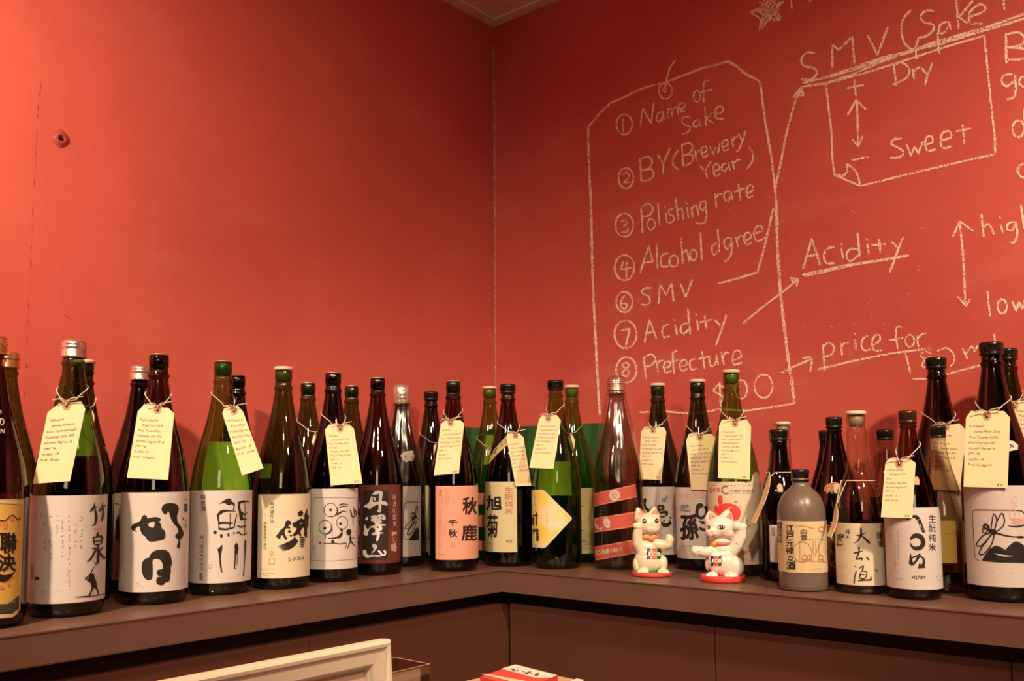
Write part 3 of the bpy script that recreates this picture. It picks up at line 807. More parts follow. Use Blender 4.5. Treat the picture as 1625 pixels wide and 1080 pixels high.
def label(B, xl, xr, yt, yb, mat, extl=0.0, extr=0.0, off=0.0005, name='label', lab=None):
    """paper label between picture columns xl, xr and rows yt, yb; ext = radians it runs on round the side"""
    c = B['c']; R = B['R'] + off
    s = surf_cyl(c.x, c.y, R); ym = (yt + yb) / 2
    xm = (xl + xr) / 2
    zt, zb = s(xm, yt).z, s(xm, yb).z
    a0 = atan2(s(xl, ym).y - c.y, s(xl, ym).x - c.x); a1 = atan2(s(xr, ym).y - c.y, s(xr, ym).x - c.x)
    while a1 < a0: a1 += 2 * pi
    if a1 - a0 > pi * 1.05: a0, a1 = a1 - 2 * pi, a0
    a0 -= extl; a1 += extr
    bm = shell_patch(B, zb - SH, zt - SH, a0, a1, off)
    o = child(name, bm, mat, B['t'], True)
    if lab: o['label'] = lab
    B['surf'] = surf_cyl(c.x, c.y, R + 0.0004)
    B['lab'] = o
    return o
def back_label(B, z0, z1, half=0.9, mat=None, turn=0.0):
    c = B['c']; d = Vector((c.x - CAM.x, c.y - CAM.y)); a = atan2(d.y, d.x) + turn
    o = child('back_label', shell_patch(B, z0, z1, a - half, a + half, -0.0008), mat or BACKP, B['t'], True)
    return o
def put(B, name, mat, fn, parent=None, label_=None, surf=None):
    ink = Ink(); fn(ink)
    o = ink.build(name, surf or B['surf'], mat, parent or B['lab'], label_)
    if len(ink.g) > 1: o['kind'] = 'stuff'        # print made of strokes too small to pick apart
    return o
def shoulder(B, off):
    """surface of the bottle's tapering shoulder"""
    bm = shell_patch(B, 0.18, 0.37, 0, 2 * pi, off, 24, 48)
    me = bpy.data.meshes.new('tmp'); bm.to_mesh(me); bm.free()
    bvh = BVHTree.FromPolygons([v.co.copy() for v in me.vertices], [tuple(p.vertices) for p in me.polygons])
    bpy.data.meshes.remove(me)
    def g(x, y):
        h = bvh.ray_cast(CAM, ray(x, y).normalized())
        return h[0] if h[0] is not None else None
    return g
za = Zm(0, 640, 3.0); zb = Zm(175, 770, 5.685); zc = Zm(295, 765, 5.682); zd = Zm(395, 765, 6.0); ze = Zm(480, 760, 6.75)
zf = Zm(560, 760, 6.754); zg = Zm(670, 760, 7.2); zh = Zm(830, 760, 7.2); zi = Zm(935, 760, 7.2); zj = Zm(1060, 750, 6.35)
zk = Zm(1190, 650, 3.6); zl = Zm(1300, 650, 3.6); zm_ = Zm(1390, 700, 4.154); zn = Zm(1500, 760, 5.4)
q4 = Zm(660, 570, 3.0); q8 = Zm(1440, 540, 4.497); q9 = Zm(720, 640, 6.77); qc = Zm(1000, 780, 6.75)

# --- 0 cut off by the left edge
B = bottle('b0', 'dark brown bottle cut off by the left edge, yellow label with heavy brush letters', G_BROWN, base=(-28, 1001), H=0.402, capkind='metal', capmat=CAP_GOLD)
label(B, -80, 35, 793, 976, PAPER_Y, 0.1, 0)
put(B, 'printed_band', PAPER_C, lambda k: k.poly([(-60, 793), (35, 795), (35, 799), (-60, 797)]))
put(B, 'printed_band', PAPER_C, lambda k: k.poly([(-60, 979), (20, 973), (29, 966), (29, 972), (20, 979), (-60, 986)]))
put(B, 'printed_band', simple('dark_green_band', (0.05, 0.06, 0.035), 0.5), lambda k: k.poly([(-60, 960), (12, 958), (31, 944), (30, 966), (18, 972), (-60, 978)]))
def f(k):
    k.char('聯', 0, 610, 82, 715, 0.03, za, 2); k.char('泱', -12, 715, 78, 800, 0.035, za, 2)
    k.poly([(-10, 800), (10, 815), (45, 812), (72, 800), (45, 835), (20, 848), (-10, 840)], za, smooth=True)
    k.stroke([(-20, 545), (20, 558), (60, 530), (85, 555), (98, 540)], 1.6, za)
put(B, 'brush_lettering', BLACK, f)
put(B, 'lettering', PAPER_C, lambda k: k.scribble_row(2, 72, 945, 10, za, 1.2, 3))
put(B, 'printed_lanterns', ORANGEI, lambda k: (k.disc(22, 578, 13, 20, za), k.disc(-8, 570, 12, 18, za), k.disc(55, 545, 9, 12, za), k.disc(42, 862, 5, 9, za), k.disc(6, 875, 12, 9, za)))
put(B, 'shoulder_lettering', WHITEI, lambda k: (k.char('の', -14, 68, 22, 105, 0.03, za), k.line('IN', -8, 140, 28, 0, za, 0.03), k.char('の', -6, 30, 8, 52, 0.03, za)), parent=B['t'], surf=surf_cyl(B['c'].x, B['c'].y, prof_r(B, 0.262) + 0.002))

# --- 1 green behind it
B = bottle('b1', 'green bottle with a gold cap behind the cut-off bottle at the left edge', G_GREEN, cap=(12, 559), H=0.400, capkind='metal', capmat=CAP_GOLD)
label(B, -30, 43, 783, 941, PAPER, 0, 0)
def f(k):
    k.stroke([(95, 500, 2), (110, 512, 3), (122, 575, 2)], 3, za); k.stroke([(92, 545, 2), (110, 560, 3), (124, 578, 4)], 4, za)
    k.stroke([(92, 655), (116, 655)], 2.5, za); k.stroke([(90, 712), (118, 708)], 3, za)
    k.stroke([(96, 770), (104, 800), (95, 835)], 2.5, za); k.stroke([(88, 830), (104, 832)], 2.5, za)
put(B, 'brush_lettering', BLACK, f)

# --- 2 bamboo spring
B = bottle('b2', 'big green bottle with a rosy metal cap, second from the left edge in front', G_GREEN, base=(103, 980), cap=(119, 541), capkind='metal')
back_label(B, 0.235, 0.300, 0.55, simple('lime_back_label', (0.62, 0.72, 0.30), 0.6), -0.5)
label(B, 45.5, 170, 786, 957, PAPER, 0.05, 0.12)
def f(k):   # 竹
    k.stroke([(452, 468, 1), (445, 495, 3), (428, 515, 2)], 3, za); k.stroke([(432, 502, 3), (462, 490, 2.5)], 3, za); k.stroke([(452, 498, 2), (458, 540, 4.5), (452, 575, 3), (436, 582, 1)], 4, za)
    k.stroke([(492, 468, 1.2), (482, 500, 3), (470, 515, 2)], 3, za); k.stroke([(474, 502, 2), (504, 482, 3.2)], 3, za); k.stroke([(490, 492, 3), (492, 530, 4), (483, 560, 3)], 3, za)
    # 泉
    k.stroke([(470, 612, 4), (458, 632, 3)], 4, za); k.stroke([(444, 636, 2.5), (450, 672, 2.5)], 2.5, za); k.stroke([(446, 638, 2), (485, 632, 4), (482, 668, 3)], 3, za)
    k.stroke([(450, 655), (482, 652)], 1.8, za); k.stroke([(452, 672), (482, 668)], 2.2, za)
    k.stroke([(468, 672, 3), (466, 755, 4.5), (456, 764, 2), (448, 752, 1)], 4, za); k.stroke([(438, 692, 2), (458, 690, 3), (432, 738, 3), (412, 752, 1)], 3, za)
    k.stroke([(492, 682, 2), (474, 704, 3), (485, 722, 4.5), (502, 738, 5)], 4, za)
put(B, 'brush_lettering', BLACK, f)
def f(k):
    k.disc(436, 815, 13, 7, za); k.stroke([(404, 832, 1.5), (428, 815, 2), (446, 780, 1.4), (456, 772, 1.4)], 1.6, za)
    k.poly([(430, 812), (448, 818), (460, 850), (464, 878), (438, 880), (430, 850), (418, 838)], za)
    k.stroke([(404, 832), (420, 840), (432, 850)], 2.4, za)
    k.stroke([(440, 876, 4), (432, 900, 2.6), (420, 916, 2), (408, 918, 2)], 2.5, za); k.stroke([(458, 876, 3.4), (468, 895, 2.4), (466, 910, 1.8), (476, 910, 1.6)], 2.2, za)
    k.stroke([(356, 922, .6), (400, 918, 1.8), (440, 916, 1.6), (498, 906, 1.2)], 1.4, za)
put(B, 'printed_figure', BLACK, f)
def f(k):
    for x, y0, y1, s in [(195, 525, 650, 1), (212, 560, 690, 2), (240, 530, 745, 3), (272, 530, 620, 4), (298, 555, 740, 5), (330, 530, 790, 6), (358, 560, 730, 7), (388, 525, 720, 8), (328, 790, 865, 9)]:
        k.scribble_col(x, y0, y1, 9, za, 1.15, s, 0.6)
put(B, 'small_print', GREY, f)
def f(k):
    for x, y0, y1, s in [(168, 460, 640, 1), (178, 462, 560, 5), (158, 600, 700, 2)]: k.scribble_col(x, y0, y1, 6, za, 0.7, s, 0.5)
    for y in (860, 872, 885, 896, 910, 925): k.scribble_row(135, 215, y, 7, za, 0.7, y, 0.7)
    k.scribble_row(235, 300, 893, 7, za, 0.7, 5)
put(B, 'small_print', FAINT, f)
def f(k):
    for i in range(14): k.stroke([(147, 765 + i * 5.2), (160, 765 + i * 5.2)], 0.6 + (i % 3) * .35, za, smooth=False)
    k.poly([(165, 825), (187, 825), (187, 838), (165, 838)], za)
put(B, 'barcode', BLACK, f)
put(B, 'red_seal', PINKI, lambda k: (k.poly([(438, 588), (490, 582), (488, 590), (440, 595)], za), k.poly([(480, 590), (488, 590), (488, 640), (482, 640)], za), k.scribble_col(452, 595, 635, 12, za, 1.2, 2), k.scribble_col(470, 595, 635, 12, za, 1.2, 4), k.scribble_col(484, 785, 895, 8, za, 1.0, 4)))
# --- 2b behind it
B = bottle('b2b', 'green bottle hidden behind the rosy-capped one, its neck edge and white cap showing', G_DGREEN, cap=(134, 571), H=0.398, capkind='stopper')

# --- 5 dark brown behind, silver ribbed cap
B = bottle('b5', 'dark bottle with silver ribbed cap, behind the label with two huge characters', G_DARK, cap=(223, 581), H=0.400, capkind='metal')
label(B, 178, 250, 782, 920, PAPER)
def f(k):
    k.poly([(62, 270), (75, 272), (78, 470), (70, 480), (62, 380)], zb, smooth=True); k.stroke([(55, 300, 2), (60, 400, 3), (55, 500, 2)], 3, zb); k.stroke([(45, 160), (75, 168)], 2, zb)
put(B, 'brush_lettering', BLACK, f)

# --- 6 kojitsu
B = bottle('b6', 'brown bottle with a white label bearing two huge black brush characters', G_BROWN, base=(243, 960), cap=(253, 562), capkind='disc')
label(B, 190.5, 299, 781, 939, PAPER, 0.05, 0.1)
def f(k):
    k.poly([(188, 378), (200, 352), (240, 335), (270, 318), (290, 275), (312, 265), (328, 275), (335, 295), (400, 284), (440, 290), (458, 308), (440, 325), (458, 350), (465, 385), (492, 408), (497, 455), (480, 485), (430, 498), (370, 506), (335, 492), (318, 462), (290, 440), (272, 405), (262, 368), (235, 378), (222, 395), (240, 420), (215, 408), (196, 400)], zb,
           holes=[[(338, 350), (360, 332), (398, 326), (402, 345), (388, 382), (372, 378), (352, 370)]], smooth=True)
    k.poly([(462, 205), (478, 175), (510, 160), (560, 158), (600, 170), (618, 200), (612, 240), (602, 280), (610, 330), (640, 370), (655, 405), (663, 440), (645, 475), (632, 485), (630, 520), (626, 560), (612, 570), (600, 552), (608, 525), (615, 490), (588, 465), (590, 440), (612, 425), (605, 380), (570, 340), (545, 290), (530, 240), (520, 232), (505, 258), (480, 250), (466, 232)], zb, smooth=True)
    k.poly([(282, 740), (290, 690), (320, 658), (352, 648), (365, 615), (410, 585), (470, 578), (515, 590), (540, 620), (552, 665), (557, 700), (545, 740), (548, 770), (540, 810), (540, 840), (525, 868), (500, 870), (480, 893), (450, 897), (420, 885), (415, 850), (430, 825), (480, 820), (465, 818), (430, 810), (418, 785), (430, 760), (470, 752), (472, 710), (455, 675), (425, 660), (390, 665), (380, 680), (383, 740), (382, 800), (375, 840), (345, 853), (310, 835), (288, 790)], zb, smooth=True)
put(B, 'brush_lettering', BLACK, f)
def f(k):
    k.char('壽', 664, 160, 700, 245, 0.01, zb); k.stroke([(655, 285), (658, 310)], 2, zb); k.char('山', 672, 300, 695, 330, 0, zb); k.char('治', 670, 340, 694, 385, 0, zb); k.stroke([(662, 345), (664, 352)], 1.2, zb); k.stroke([(684, 120), (688, 135)], 1.6, zb)
put(B, 'small_lettering', BLACK, f)
def f(k):
    k.scribble_col(122, 515, 830, 15, zb, 0.9, 3, 0.8); k.scribble_col(668, 590, 900, 13, zb, 0.8, 4, 0.6)
put(B, 'small_print', FAINT, f)
put(B, 'red_seal', PINKI, lambda k: (k.ellipse(245, 890, 17, 16, 1.0, zb), k.scribble_col(100, 860, 950, 22, zb, 1.6, 2), k.scribble_row(235, 300, 915, 12, zb, .8, 3, .5)))

# --- 7 koikawa
B = bottle('b7', 'green bottle with a lavender-white label bearing outlined brush characters and three long strokes', G_LIME, base=(349, 945), cap=(353, 573), capkind='disc')
back_label(B, 0.16, 0.262, 0.95, simple('pale_green_back_label', (0.88, 0.88, 0.66), 0.6), -0.25)
label(B, 303, 399, 778, 925, PAPER, 0.1, 0.1)
def f(k):
    k.poly([(300, 195), (340, 165), (380, 145), (405, 150), (415, 172), (440, 185), (442, 205), (430, 250), (424, 245), (430, 210), (415, 195), (385, 205), (345, 185)], zc, smooth=True)
    k.poly([(278, 290), (310, 252), (345, 245), (400, 250), (448, 258), (446, 270), (440, 262), (380, 262), (345, 268), (320, 282), (298, 300), (300, 350), (320, 352), (345, 362), (400, 360), (438, 358), (440, 368), (400, 376), (345, 374), (305, 378), (300, 405), (330, 412), (360, 415), (420, 402), (435, 395), (455, 280), (462, 282), (448, 360), (440, 405), (420, 418), (370, 430), (320, 430), (292, 425), (292, 380), (286, 340)], zc)
    k.stroke([(398, 275, 1.6), (400, 330, 1.2), (396, 402, 1.6)], 1.6, zc)
    for cx, cy, rx, ry in [(262, 450, 17, 15), (320, 482, 13, 18), (384, 472, 10, 16), (433, 457, 7, 10)]: k.disc(cx, cy, rx, ry, zc)
    k.poly([(470, 175), (520, 160), (560, 165), (570, 182), (540, 175), (500, 185), (486, 195), (490, 230), (500, 262), (520, 270), (520, 288), (510, 300), (520, 325), (548, 325), (548, 336), (490, 342), (482, 310), (478, 270), (470, 225)], zc)
    k.stroke([(532, 175, 1), (534, 300, 1.2), (530, 465, 1.4)], 1.2, zc); k.stroke([(505, 285, 3), (540, 288, 2), (556, 270, 1)], 2, zc)
    k.stroke([(462, 388, 2), (490, 402, 3), (548, 388, 1.2)], 2, zc); k.stroke([(456, 455, 4), (480, 450, 3), (500, 470, 1.5), (528, 472, 2), (560, 450, .8)], 2.5, zc)
    k.poly([(284, 600), (310, 580), (328, 562), (328, 600), (318, 650), (318, 720), (328, 812), (318, 810), (304, 740), (300, 670)], zc, smooth=True)
    k.poly([(438, 570), (452, 545), (470, 560), (474, 610), (462, 640), (448, 660), (442, 620)], zc, smooth=True)
    k.stroke([(448, 600, 3), (444, 700, 1.8), (440, 775, 1.6), (456, 777, 1.6)], 1.6, zc); k.stroke([(468, 620), (462, 700), (460, 745)], 1.0, zc)
    k.stroke([(538, 512, 2), (536, 560, 3.4), (530, 700, 1.6), (518, 848, 1.8)], 2.6, zc)
put(B, 'brush_lettering', BLACK, f)
put(B, 'lettering', simple('dark_grey_ink', (0.10, 0.08, 0.07), 0.5), lambda k: k.column('純米酒', 132, 105, 180, 260, 0.008, zc))
def f(k):
    k.column('鯉川酒造株式会社', 122, 475, 160, 795, 0, zc); k.poly([(122, 812), (152, 812), (152, 880), (122, 880)], zc)
put(B, 'small_lettering', GREY, f)
def f(k):
    k.scribble_col(78, 480, 690, 10, zc, .7, 2); k.scribble_col(105, 490, 780, 10, zc, .7, 4); k.scribble_col(90, 95, 470, 12, zc, .6, 5, .5); k.ellipse(218, 757, 18, 16, 1, zc)
put(B, 'small_print', FAINT, f)

# --- 8 brown behind
bottle('b8', 'dark brown bottle whose neck shows just right of the three-stroke label bottle', G_DARK, cap=(377, 596), H=0.400, capkind='disc', capmat=CAP_BLACK)

# --- 9 shinkame
B = bottle('b9', 'green bottle with a white flat cap and a yellow-cream turtle-like brush label', G_GREEN, base=(447, 935), cap=(449, 582), capkind='stopper')
back_label(B, 0.195, 0.222, 0.3, simple('pale_green_back_label', (0.88, 0.88, 0.66), 0.6), 0.75)
label(B, 409, 491, 784, 917, PAPER_C, 0, 0.05)
def f(k):
    k.poly([(465, 295), (480, 275), (505, 268), (518, 285), (510, 312), (490, 325), (470, 315)], zd, smooth=True)
    k.poly([(412, 392), (430, 380), (470, 360), (500, 340), (512, 345), (505, 375), (480, 402), (500, 395), (512, 420), (500, 450), (490, 470), (500, 500), (492, 520), (470, 490), (440, 512), (418, 508), (422, 488), (448, 460), (452, 430), (425, 425)], zd, smooth=True)
    k.stroke([(555, 255, 1.5), (545, 300, 4), (540, 420, 5), (545, 520, 3)], 4, zd); k.stroke([(518, 320, 2), (560, 310, 3), (565, 350, 3)], 3, zd); k.stroke([(515, 350, 5), (520, 430, 5)], 5, zd); k.stroke([(520, 390, 3), (562, 370, 3.5)], 3, zd); k.stroke([(528, 440, 3), (555, 425, 3)], 3, zd); k.stroke([(560, 340, 3), (562, 430, 2)], 3, zd); k.stroke([(528, 480, 4), (552, 520, 4)], 4, zd)
    k.poly([(345, 375), (372, 360), (400, 372), (398, 398), (372, 415), (395, 425), (390, 442), (360, 435), (345, 450), (340, 480), (355, 515), (368, 540), (350, 545), (330, 520), (318, 500), (300, 520), (300, 540), (275, 530), (258, 510), (275, 490), (300, 455), (330, 430), (345, 400)], zd, smooth=True)
    k.disc(386, 467, 16, 13, zd); k.disc(400, 505, 12, 9, zd)
put(B, 'brush_lettering', BLACK, f)
def f(k):
    for i in range(6):
        d = i * 11
        k.stroke([(275 + d * .8, 610 + d * .9 - i * 2, .8), (330 + d * .6, 590 + d * .9, 1.6), (400 + d * .4, 560 + d * .9, 2.2), (440 + d * .5, 520 + d * .6, 1.6)], 1.8, zd)
    for i in range(6):
        k.stroke([(480 + i * 1, 520 + i * 18, 1.4), (510, 526 + i * 17, 2.2), (545 - i * 3, 520 + i * 16, 1)], 1.8, zd)
put(B, 'printed_waves', BLACK, f)
put(B, 'katakana_lettering', BLACK, lambda k: (k.char('シ', 370, 712, 408, 755, .02, zd), k.char('ン', 415, 705, 452, 742, .02, zd), k.char('カ', 458, 700, 492, 738, .02, zd), k.char('メ', 496, 700, 524, 735, .02, zd)))
put(B, 'lettering', ORANGEI, lambda k: k.column('辛口', 190, 642, 246, 792, 0.0, zd, 0, .15))
def f(k):
    k.column('純米', 205, 182, 240, 255, .01, zd); k.column('酒仕込', 200, 258, 240, 385, .01, zd); k.column('神亀酒造株式会社', 138, 372, 166, 640, 0.0, zd)
    k.scribble_col(156, 300, 360, 9, zd, 1, 1)
put(B, 'small_lettering', simple('olive_ink', (0.14, 0.12, 0.06), 0.5), f)
def f(k):
    k.scribble_col(116, 375, 640, 8, zd, .7, 3); k.scribble_row(102, 155, 826, 9, zd, .9, 2); k.scribble_row(190, 245, 822, 9, zd, .9, 3); k.scribble_row(92, 250, 868, 7, zd, .7, 4); k.scribble_row(90, 205, 888, 8, zd, .9, 5)
put(B, 'small_print', GREY, f)

# --- 10 green behind
B = bottle('b10', 'olive green bottle standing back between the white flat cap and the stick-figure label', G_GREEN, cap=(489, 607), H=0.3925, capkind='disc', capmat=CAP_SILVER)

# --- 11 round faces
B = bottle('b11', 'brown bottle with a framed ink drawing of round faces on its white label', G_DARK, base=(528, 924), cap=(527, 591), capkind='disc')
label(B, 490, 567.5, 775, 903, PAPER, 0.05, 0)
def f(k):
    for cx, cy, rx, ry in [(302, 330, 72, 74), (243, 512, 68, 73), (425, 465, 60, 68)]: k.ellipse(cx, cy, rx, ry, .9, ze)
    k.stroke([(370, 300, 2), (375, 345, 2.4), (350, 395, 2)], 2, ze); k.stroke([(305, 490, 1), (312, 530, 2.2), (290, 570, 3), (250, 588, 2)], 2, ze)
    for cx, cy in [(302, 328), (240, 523), (408, 475)]: k.disc(cx, cy, 17, 13, ze)
    k.disc(316, 398, 10, 7, ze); k.disc(418, 540, 14, 16, ze); k.disc(324, 666, 17, 16, ze); k.disc(190, 680, 14, 8, ze)
    k.poly([(468, 565), (476, 540), (500, 530), (520, 542), (523, 570), (512, 595), (490, 602), (475, 590)], ze, smooth=True)
    k.stroke([(245, 590, 2), (246, 630, 1.6)], 2, ze); k.stroke([(270, 630, 1), (330, 632, 2), (390, 610, 2.4), (430, 555, 2)], 2, ze); k.stroke([(370, 625, 3), (400, 620, 3), (430, 580, 1.4)], 2.6, ze)
    k.stroke([(222, 688), (300, 688), (350, 685), (400, 692), (475, 682)], 1.5, ze)
    k.stroke([(512, 598, 2), (515, 660, 3), (540, 690, 2), (568, 718, 1)], 2, ze); k.stroke([(512, 665, 2), (495, 710, 1.6), (480, 748, 1)], 1.6, ze); k.stroke([(500, 630, 1.5), (530, 626, 1), (568, 630, 1)], 1.2, ze); k.stroke([(478, 690), (455, 745)], 1, ze)
    k.stroke([(392, 280, 3), (430, 262, 1.5), (492, 268, .8)], 2, ze); k.stroke([(395, 305, 3), (430, 288, 1.6), (490, 290, .8)], 2, ze); k.stroke([(370, 382, 3.4), (400, 360, 3), (430, 342, 1.6), (478, 348, .9)], 2.6, ze)
    k.stroke([(512, 325, 2), (540, 410, 2), (580, 370, 1.4)], 1.8, ze); k.stroke([(540, 415), (545, 500)], .9, ze); k.stroke([(550, 300), (560, 390)], 1.6, ze); k.stroke([(548, 555), (572, 560)], 1, ze); k.stroke([(570, 330, 3), (585, 380, 2)], 2.6, ze)
put(B, 'ink_drawing', BLACK, f)
def f(k):
    k.stroke([(318, 400), (322, 640)], .6, ze, smooth=False); k.stroke([(120, 197), (588, 200)], .6, ze, smooth=False); k.stroke([(120, 197), (98, 868)], .6, ze, smooth=False); k.stroke([(98, 868), (300, 875), (580, 852)], .6, ze); k.stroke([(588, 200), (580, 852)], .6, ze, smooth=False)
    k.scribble_col(125, 705, 840, 14, ze, 1.0, 3, .9)
put(B, 'thin_frame', simple('thin_frame_ink', (0.18, 0.14, 0.12), 0.6), f)

# --- 12 green behind
bottle('b12', 'green bottle standing back between the ink-drawing bottle and the maroon label', G_GREEN, cap=(558, 612), H=0.3935, capkind='disc', capmat=CAP_SILVER)

# --- 13 tanzawasan
B = bottle('b13', 'brown bottle with a maroon and black label and white brush characters', G_BROWN, base=(602, 913), cap=(595.5, 599), capkind='disc')
label(B, 566, 634, 769, 894, PAPER_M, 0.15, 0.1)
put(B, 'black_panel', PAPER_B, lambda k: k.poly([(112, 118), (382, 118), (375, 858), (98, 862)], zf))
B['surf2'] = surf_cyl(B['c'].x, B['c'].y, B['R'] + 0.0013)
def f(k):
    k.poly([(205, 160), (240, 128), (285, 122), (318, 135), (322, 160), (312, 200), (308, 235), (345, 232), (372, 262), (368, 285), (345, 278), (305, 268), (302, 340), (292, 358), (268, 350), (255, 335), (275, 325), (276, 268), (220, 288), (190, 318), (165, 318), (150, 300), (118, 300), (115, 285), (150, 268), (175, 245), (188, 205), (200, 180), (215, 190), (212, 235), (225, 245), (276, 240), (280, 175), (285, 155), (262, 160), (230, 170)], zf)
    k.poly([(222, 188), (238, 195), (250, 218), (238, 232), (225, 215)], zf)
    k.poly([(190, 395), (225, 385), (262, 388), (295, 375), (330, 380), (350, 398), (350, 430), (330, 440), (300, 420), (300, 445), (320, 452), (300, 470), (275, 475), (318, 482), (355, 485), (350, 498), (305, 500), (318, 530), (308, 548), (268, 560), (300, 568), (328, 572), (322, 580), (290, 582), (288, 600), (275, 650), (258, 668), (248, 655), (258, 590), (225, 602), (205, 598), (200, 580), (240, 562), (235, 535), (222, 520), (190, 520), (188, 505), (225, 495), (240, 478), (222, 470), (232, 448), (205, 452), (192, 438), (200, 415)], zf, holes=[[(252, 508), (278, 502), (282, 518), (262, 528)], [(258, 410), (275, 405), (280, 418), (262, 422)], [(300, 400), (318, 400), (318, 412), (302, 412)]])
    k.poly([(132, 425), (150, 403), (165, 412), (158, 435), (140, 442)], zf, smooth=True)
    k.poly([(122, 485), (135, 490), (142, 520), (160, 535), (205, 500), (180, 535), (162, 570), (165, 595), (150, 606), (125, 600), (112, 580), (120, 545)], zf, smooth=True)
    k.poly([(205, 705), (225, 690), (250, 702), (255, 735), (240, 765), (215, 785), (192, 805), (205, 780), (225, 750), (212, 730)], zf, smooth=True)
    k.poly([(105, 765), (125, 755), (145, 765), (150, 800), (170, 812), (220, 810), (300, 815), (285, 790), (268, 775), (270, 758), (290, 765), (310, 790), (325, 808), (342, 800), (325, 765), (340, 755), (358, 775), (358, 805), (340, 818), (280, 828), (215, 828), (160, 845), (135, 838), (110, 812)], zf)
put(B, 'brush_lettering', WHITEI, f, surf=B['surf2'])
def f(k):
    k.column('阿波山田錦', 430, 158, 466, 510, 0.0, zf, .5, .2); k.column('麗峰', 412, 560, 472, 785, 0.02, zf, 1.5, .08)
put(B, 'lettering', simple('dusty_pink_ink', (0.62, 0.34, 0.30), 0.5), f, surf=B['surf2'])

# --- 14 dragonfly bottle in clear wrap, behind
B = bottle('b14', 'dark bottle in clear crinkled wrap with a small dragonfly label, right of the maroon label', G_DARK, base=(646, 899), cap=(628, 617), H=0.40, capkind='disc')
label(B, 620, 665.5, 771, 883, PAPER, 0.2, 0.1)
def f(k):
    k.stroke([(700, 245), (585, 243), (555, 262), (545, 300), (545, 600), (560, 640), (600, 652), (700, 650)], 1.0, zf)
    k.ellipse(648, 395, 25, 36, 1.6, zf); k.disc(668, 402, 20, 20, zf); k.disc(650, 372, 9, 10, zf)
    k.ellipse(650, 410, 12, 13, 1.1, zf)
    k.stroke([(665, 425, 1.4), (600, 465, 1.4), (555, 528, 1.4), (610, 525, 1.4), (650, 480, 1.4), (672, 430, 1.4)], 1.4, zf)
    k.stroke([(668, 435), (620, 500), (580, 590), (600, 595), (650, 545), (685, 440)], 1.5, zf)
    k.stroke([(668, 385), (672, 330), (690, 275), (695, 330), (685, 385)], 1.2, zf); k.stroke([(685, 415, 2), (715, 440, 1.5)], 1.8, zf)
    k.poly([(600, 648), (640, 590), (680, 520), (705, 515), (708, 648)], zf)
put(B, 'dragonfly_print', BLACK, f)
put(B, 'small_print', FAINT, lambda k: (k.scribble_row(600, 680, 690, 9, zf, .6, 1), k.scribble_row(620, 680, 715, 8, zf, .6, 3)))
s = surf_cyl(B['c'].x, B['c'].y, prof_r(B, 0.235) + 0.003)
nl = put(B, 'neck_label', PAPER, lambda k: k.poly([(635.5, 722), (642, 716), (655, 714.5), (658, 722), (656, 731), (640, 731)]), parent=B['t'], surf=s)
put(B, 'lettering', BLACK, lambda k: k.scribble_row(641, 655, 723, 5, ID, 1.0, 4), parent=nl, surf=surf_cyl(B['c'].x, B['c'].y, prof_r(B, 0.235) + 0.0036))

# --- 15 dark small-necked behind
B = bottle('b15', 'dark bottle with a grey-green label edge, left of the salmon-pink label', G_DARK, cap=(684, 622), H=0.395, capkind='screw')
label(B, 650, 682, 770, 876, PAPER_G, 0, 0)
put(B, 'small_print', GREY, lambda k: (k.scribble_col(720, 200, 350, 12, zf, 1, 3, .6), k.scribble_col(740, 215, 620, 14, zf, 1, 1, .55), k.scribble_col(775, 210, 620, 16, zf, 1, 2, .6)))

# --- 16 akishika
B = bottle('b16', 'brown bottle with a salmon-pink label and dark brush characters', G_BROWN, base=(721, 907), cap=(718, 604), capkind='disc')
label(B, 691, 758.5, 770.5, 888, PAPER_P, 0, 0.05)
DKB = simple('dark_brown_ink', (0.035, 0.008, 0.006), 0.5)
def f(k):
    k.char('秋', 460, 200, 628, 405, 0.035, zg, 3); k.char('鹿', 450, 515, 630, 705, 0.030, zg, 3)
    k.char('千', 295, 465, 402, 532, 0.02, zg, 3); k.char('秋', 297, 572, 402, 665, 0.02, zg, 3)
put(B, 'brush_lettering', DKB, f)
def f(k):
    k.char('清', 190, 120, 222, 152, 0, zg); k.char('酒', 190, 160, 222, 195, 0, zg)
    k.scribble_col(225, 230, 290, 10, zg, .8, 1); k.scribble_col(215, 330, 640, 13, zg, 1, 2, .9); k.scribble_col(190, 470, 790, 9, zg, .7, 3); k.scribble_col(275, 145, 320, 11, zg, .7, 4); k.scribble_col(258, 480, 690, 8, zg, .6, 5); k.scribble_col(300, 150, 260, 9, zg, .6, 5)
    k.scribble_col(205, 715, 785, 20, zg, 1.2, 5); k.scribble_row(180, 230, 830, 10, zg, .8, 5); k.scribble_row(180, 230, 860, 10, zg, .8, 8)
put(B, 'small_print', simple('rust_ink', (0.50, 0.20, 0.12), 0.6), f)
def f(k):
    for i in range(7):
        for j in range(7):
            if (i * 5 + j * 3 + i * j) % 3: k.poly([(318 + i * 10, 712 + j * 10), (326 + i * 10, 712 + j * 10), (326 + i * 10, 720 + j * 10), (318 + i * 10, 720 + j * 10)], zg)
put(B, 'seal_stamp', simple('stamp_ink', (0.58, 0.30, 0.20), 0.6), f)

# --- 17 green behind with stripes
B = bottle('b17', 'green bottle with a white cap and salmon striped label, behind in the corner', G_LIME, cap=(777, 613), H=0.4055, capkind='stopper')
label(B, 755, 799, 782, 800, simple('dull_salmon_band', (0.62, 0.28, 0.20), 0.5), 0.2, 0)
label(B, 755, 799, 817, 836, simple('dull_salmon_band', (0.62, 0.28, 0.20), 0.5), 0.2, 0)
label(B, 755, 799, 858, 873, simple('dull_salmon_band', (0.62, 0.28, 0.20), 0.5), 0.2, 0)
back_label(B, 0.22, 0.29, .35, None, 0.0)

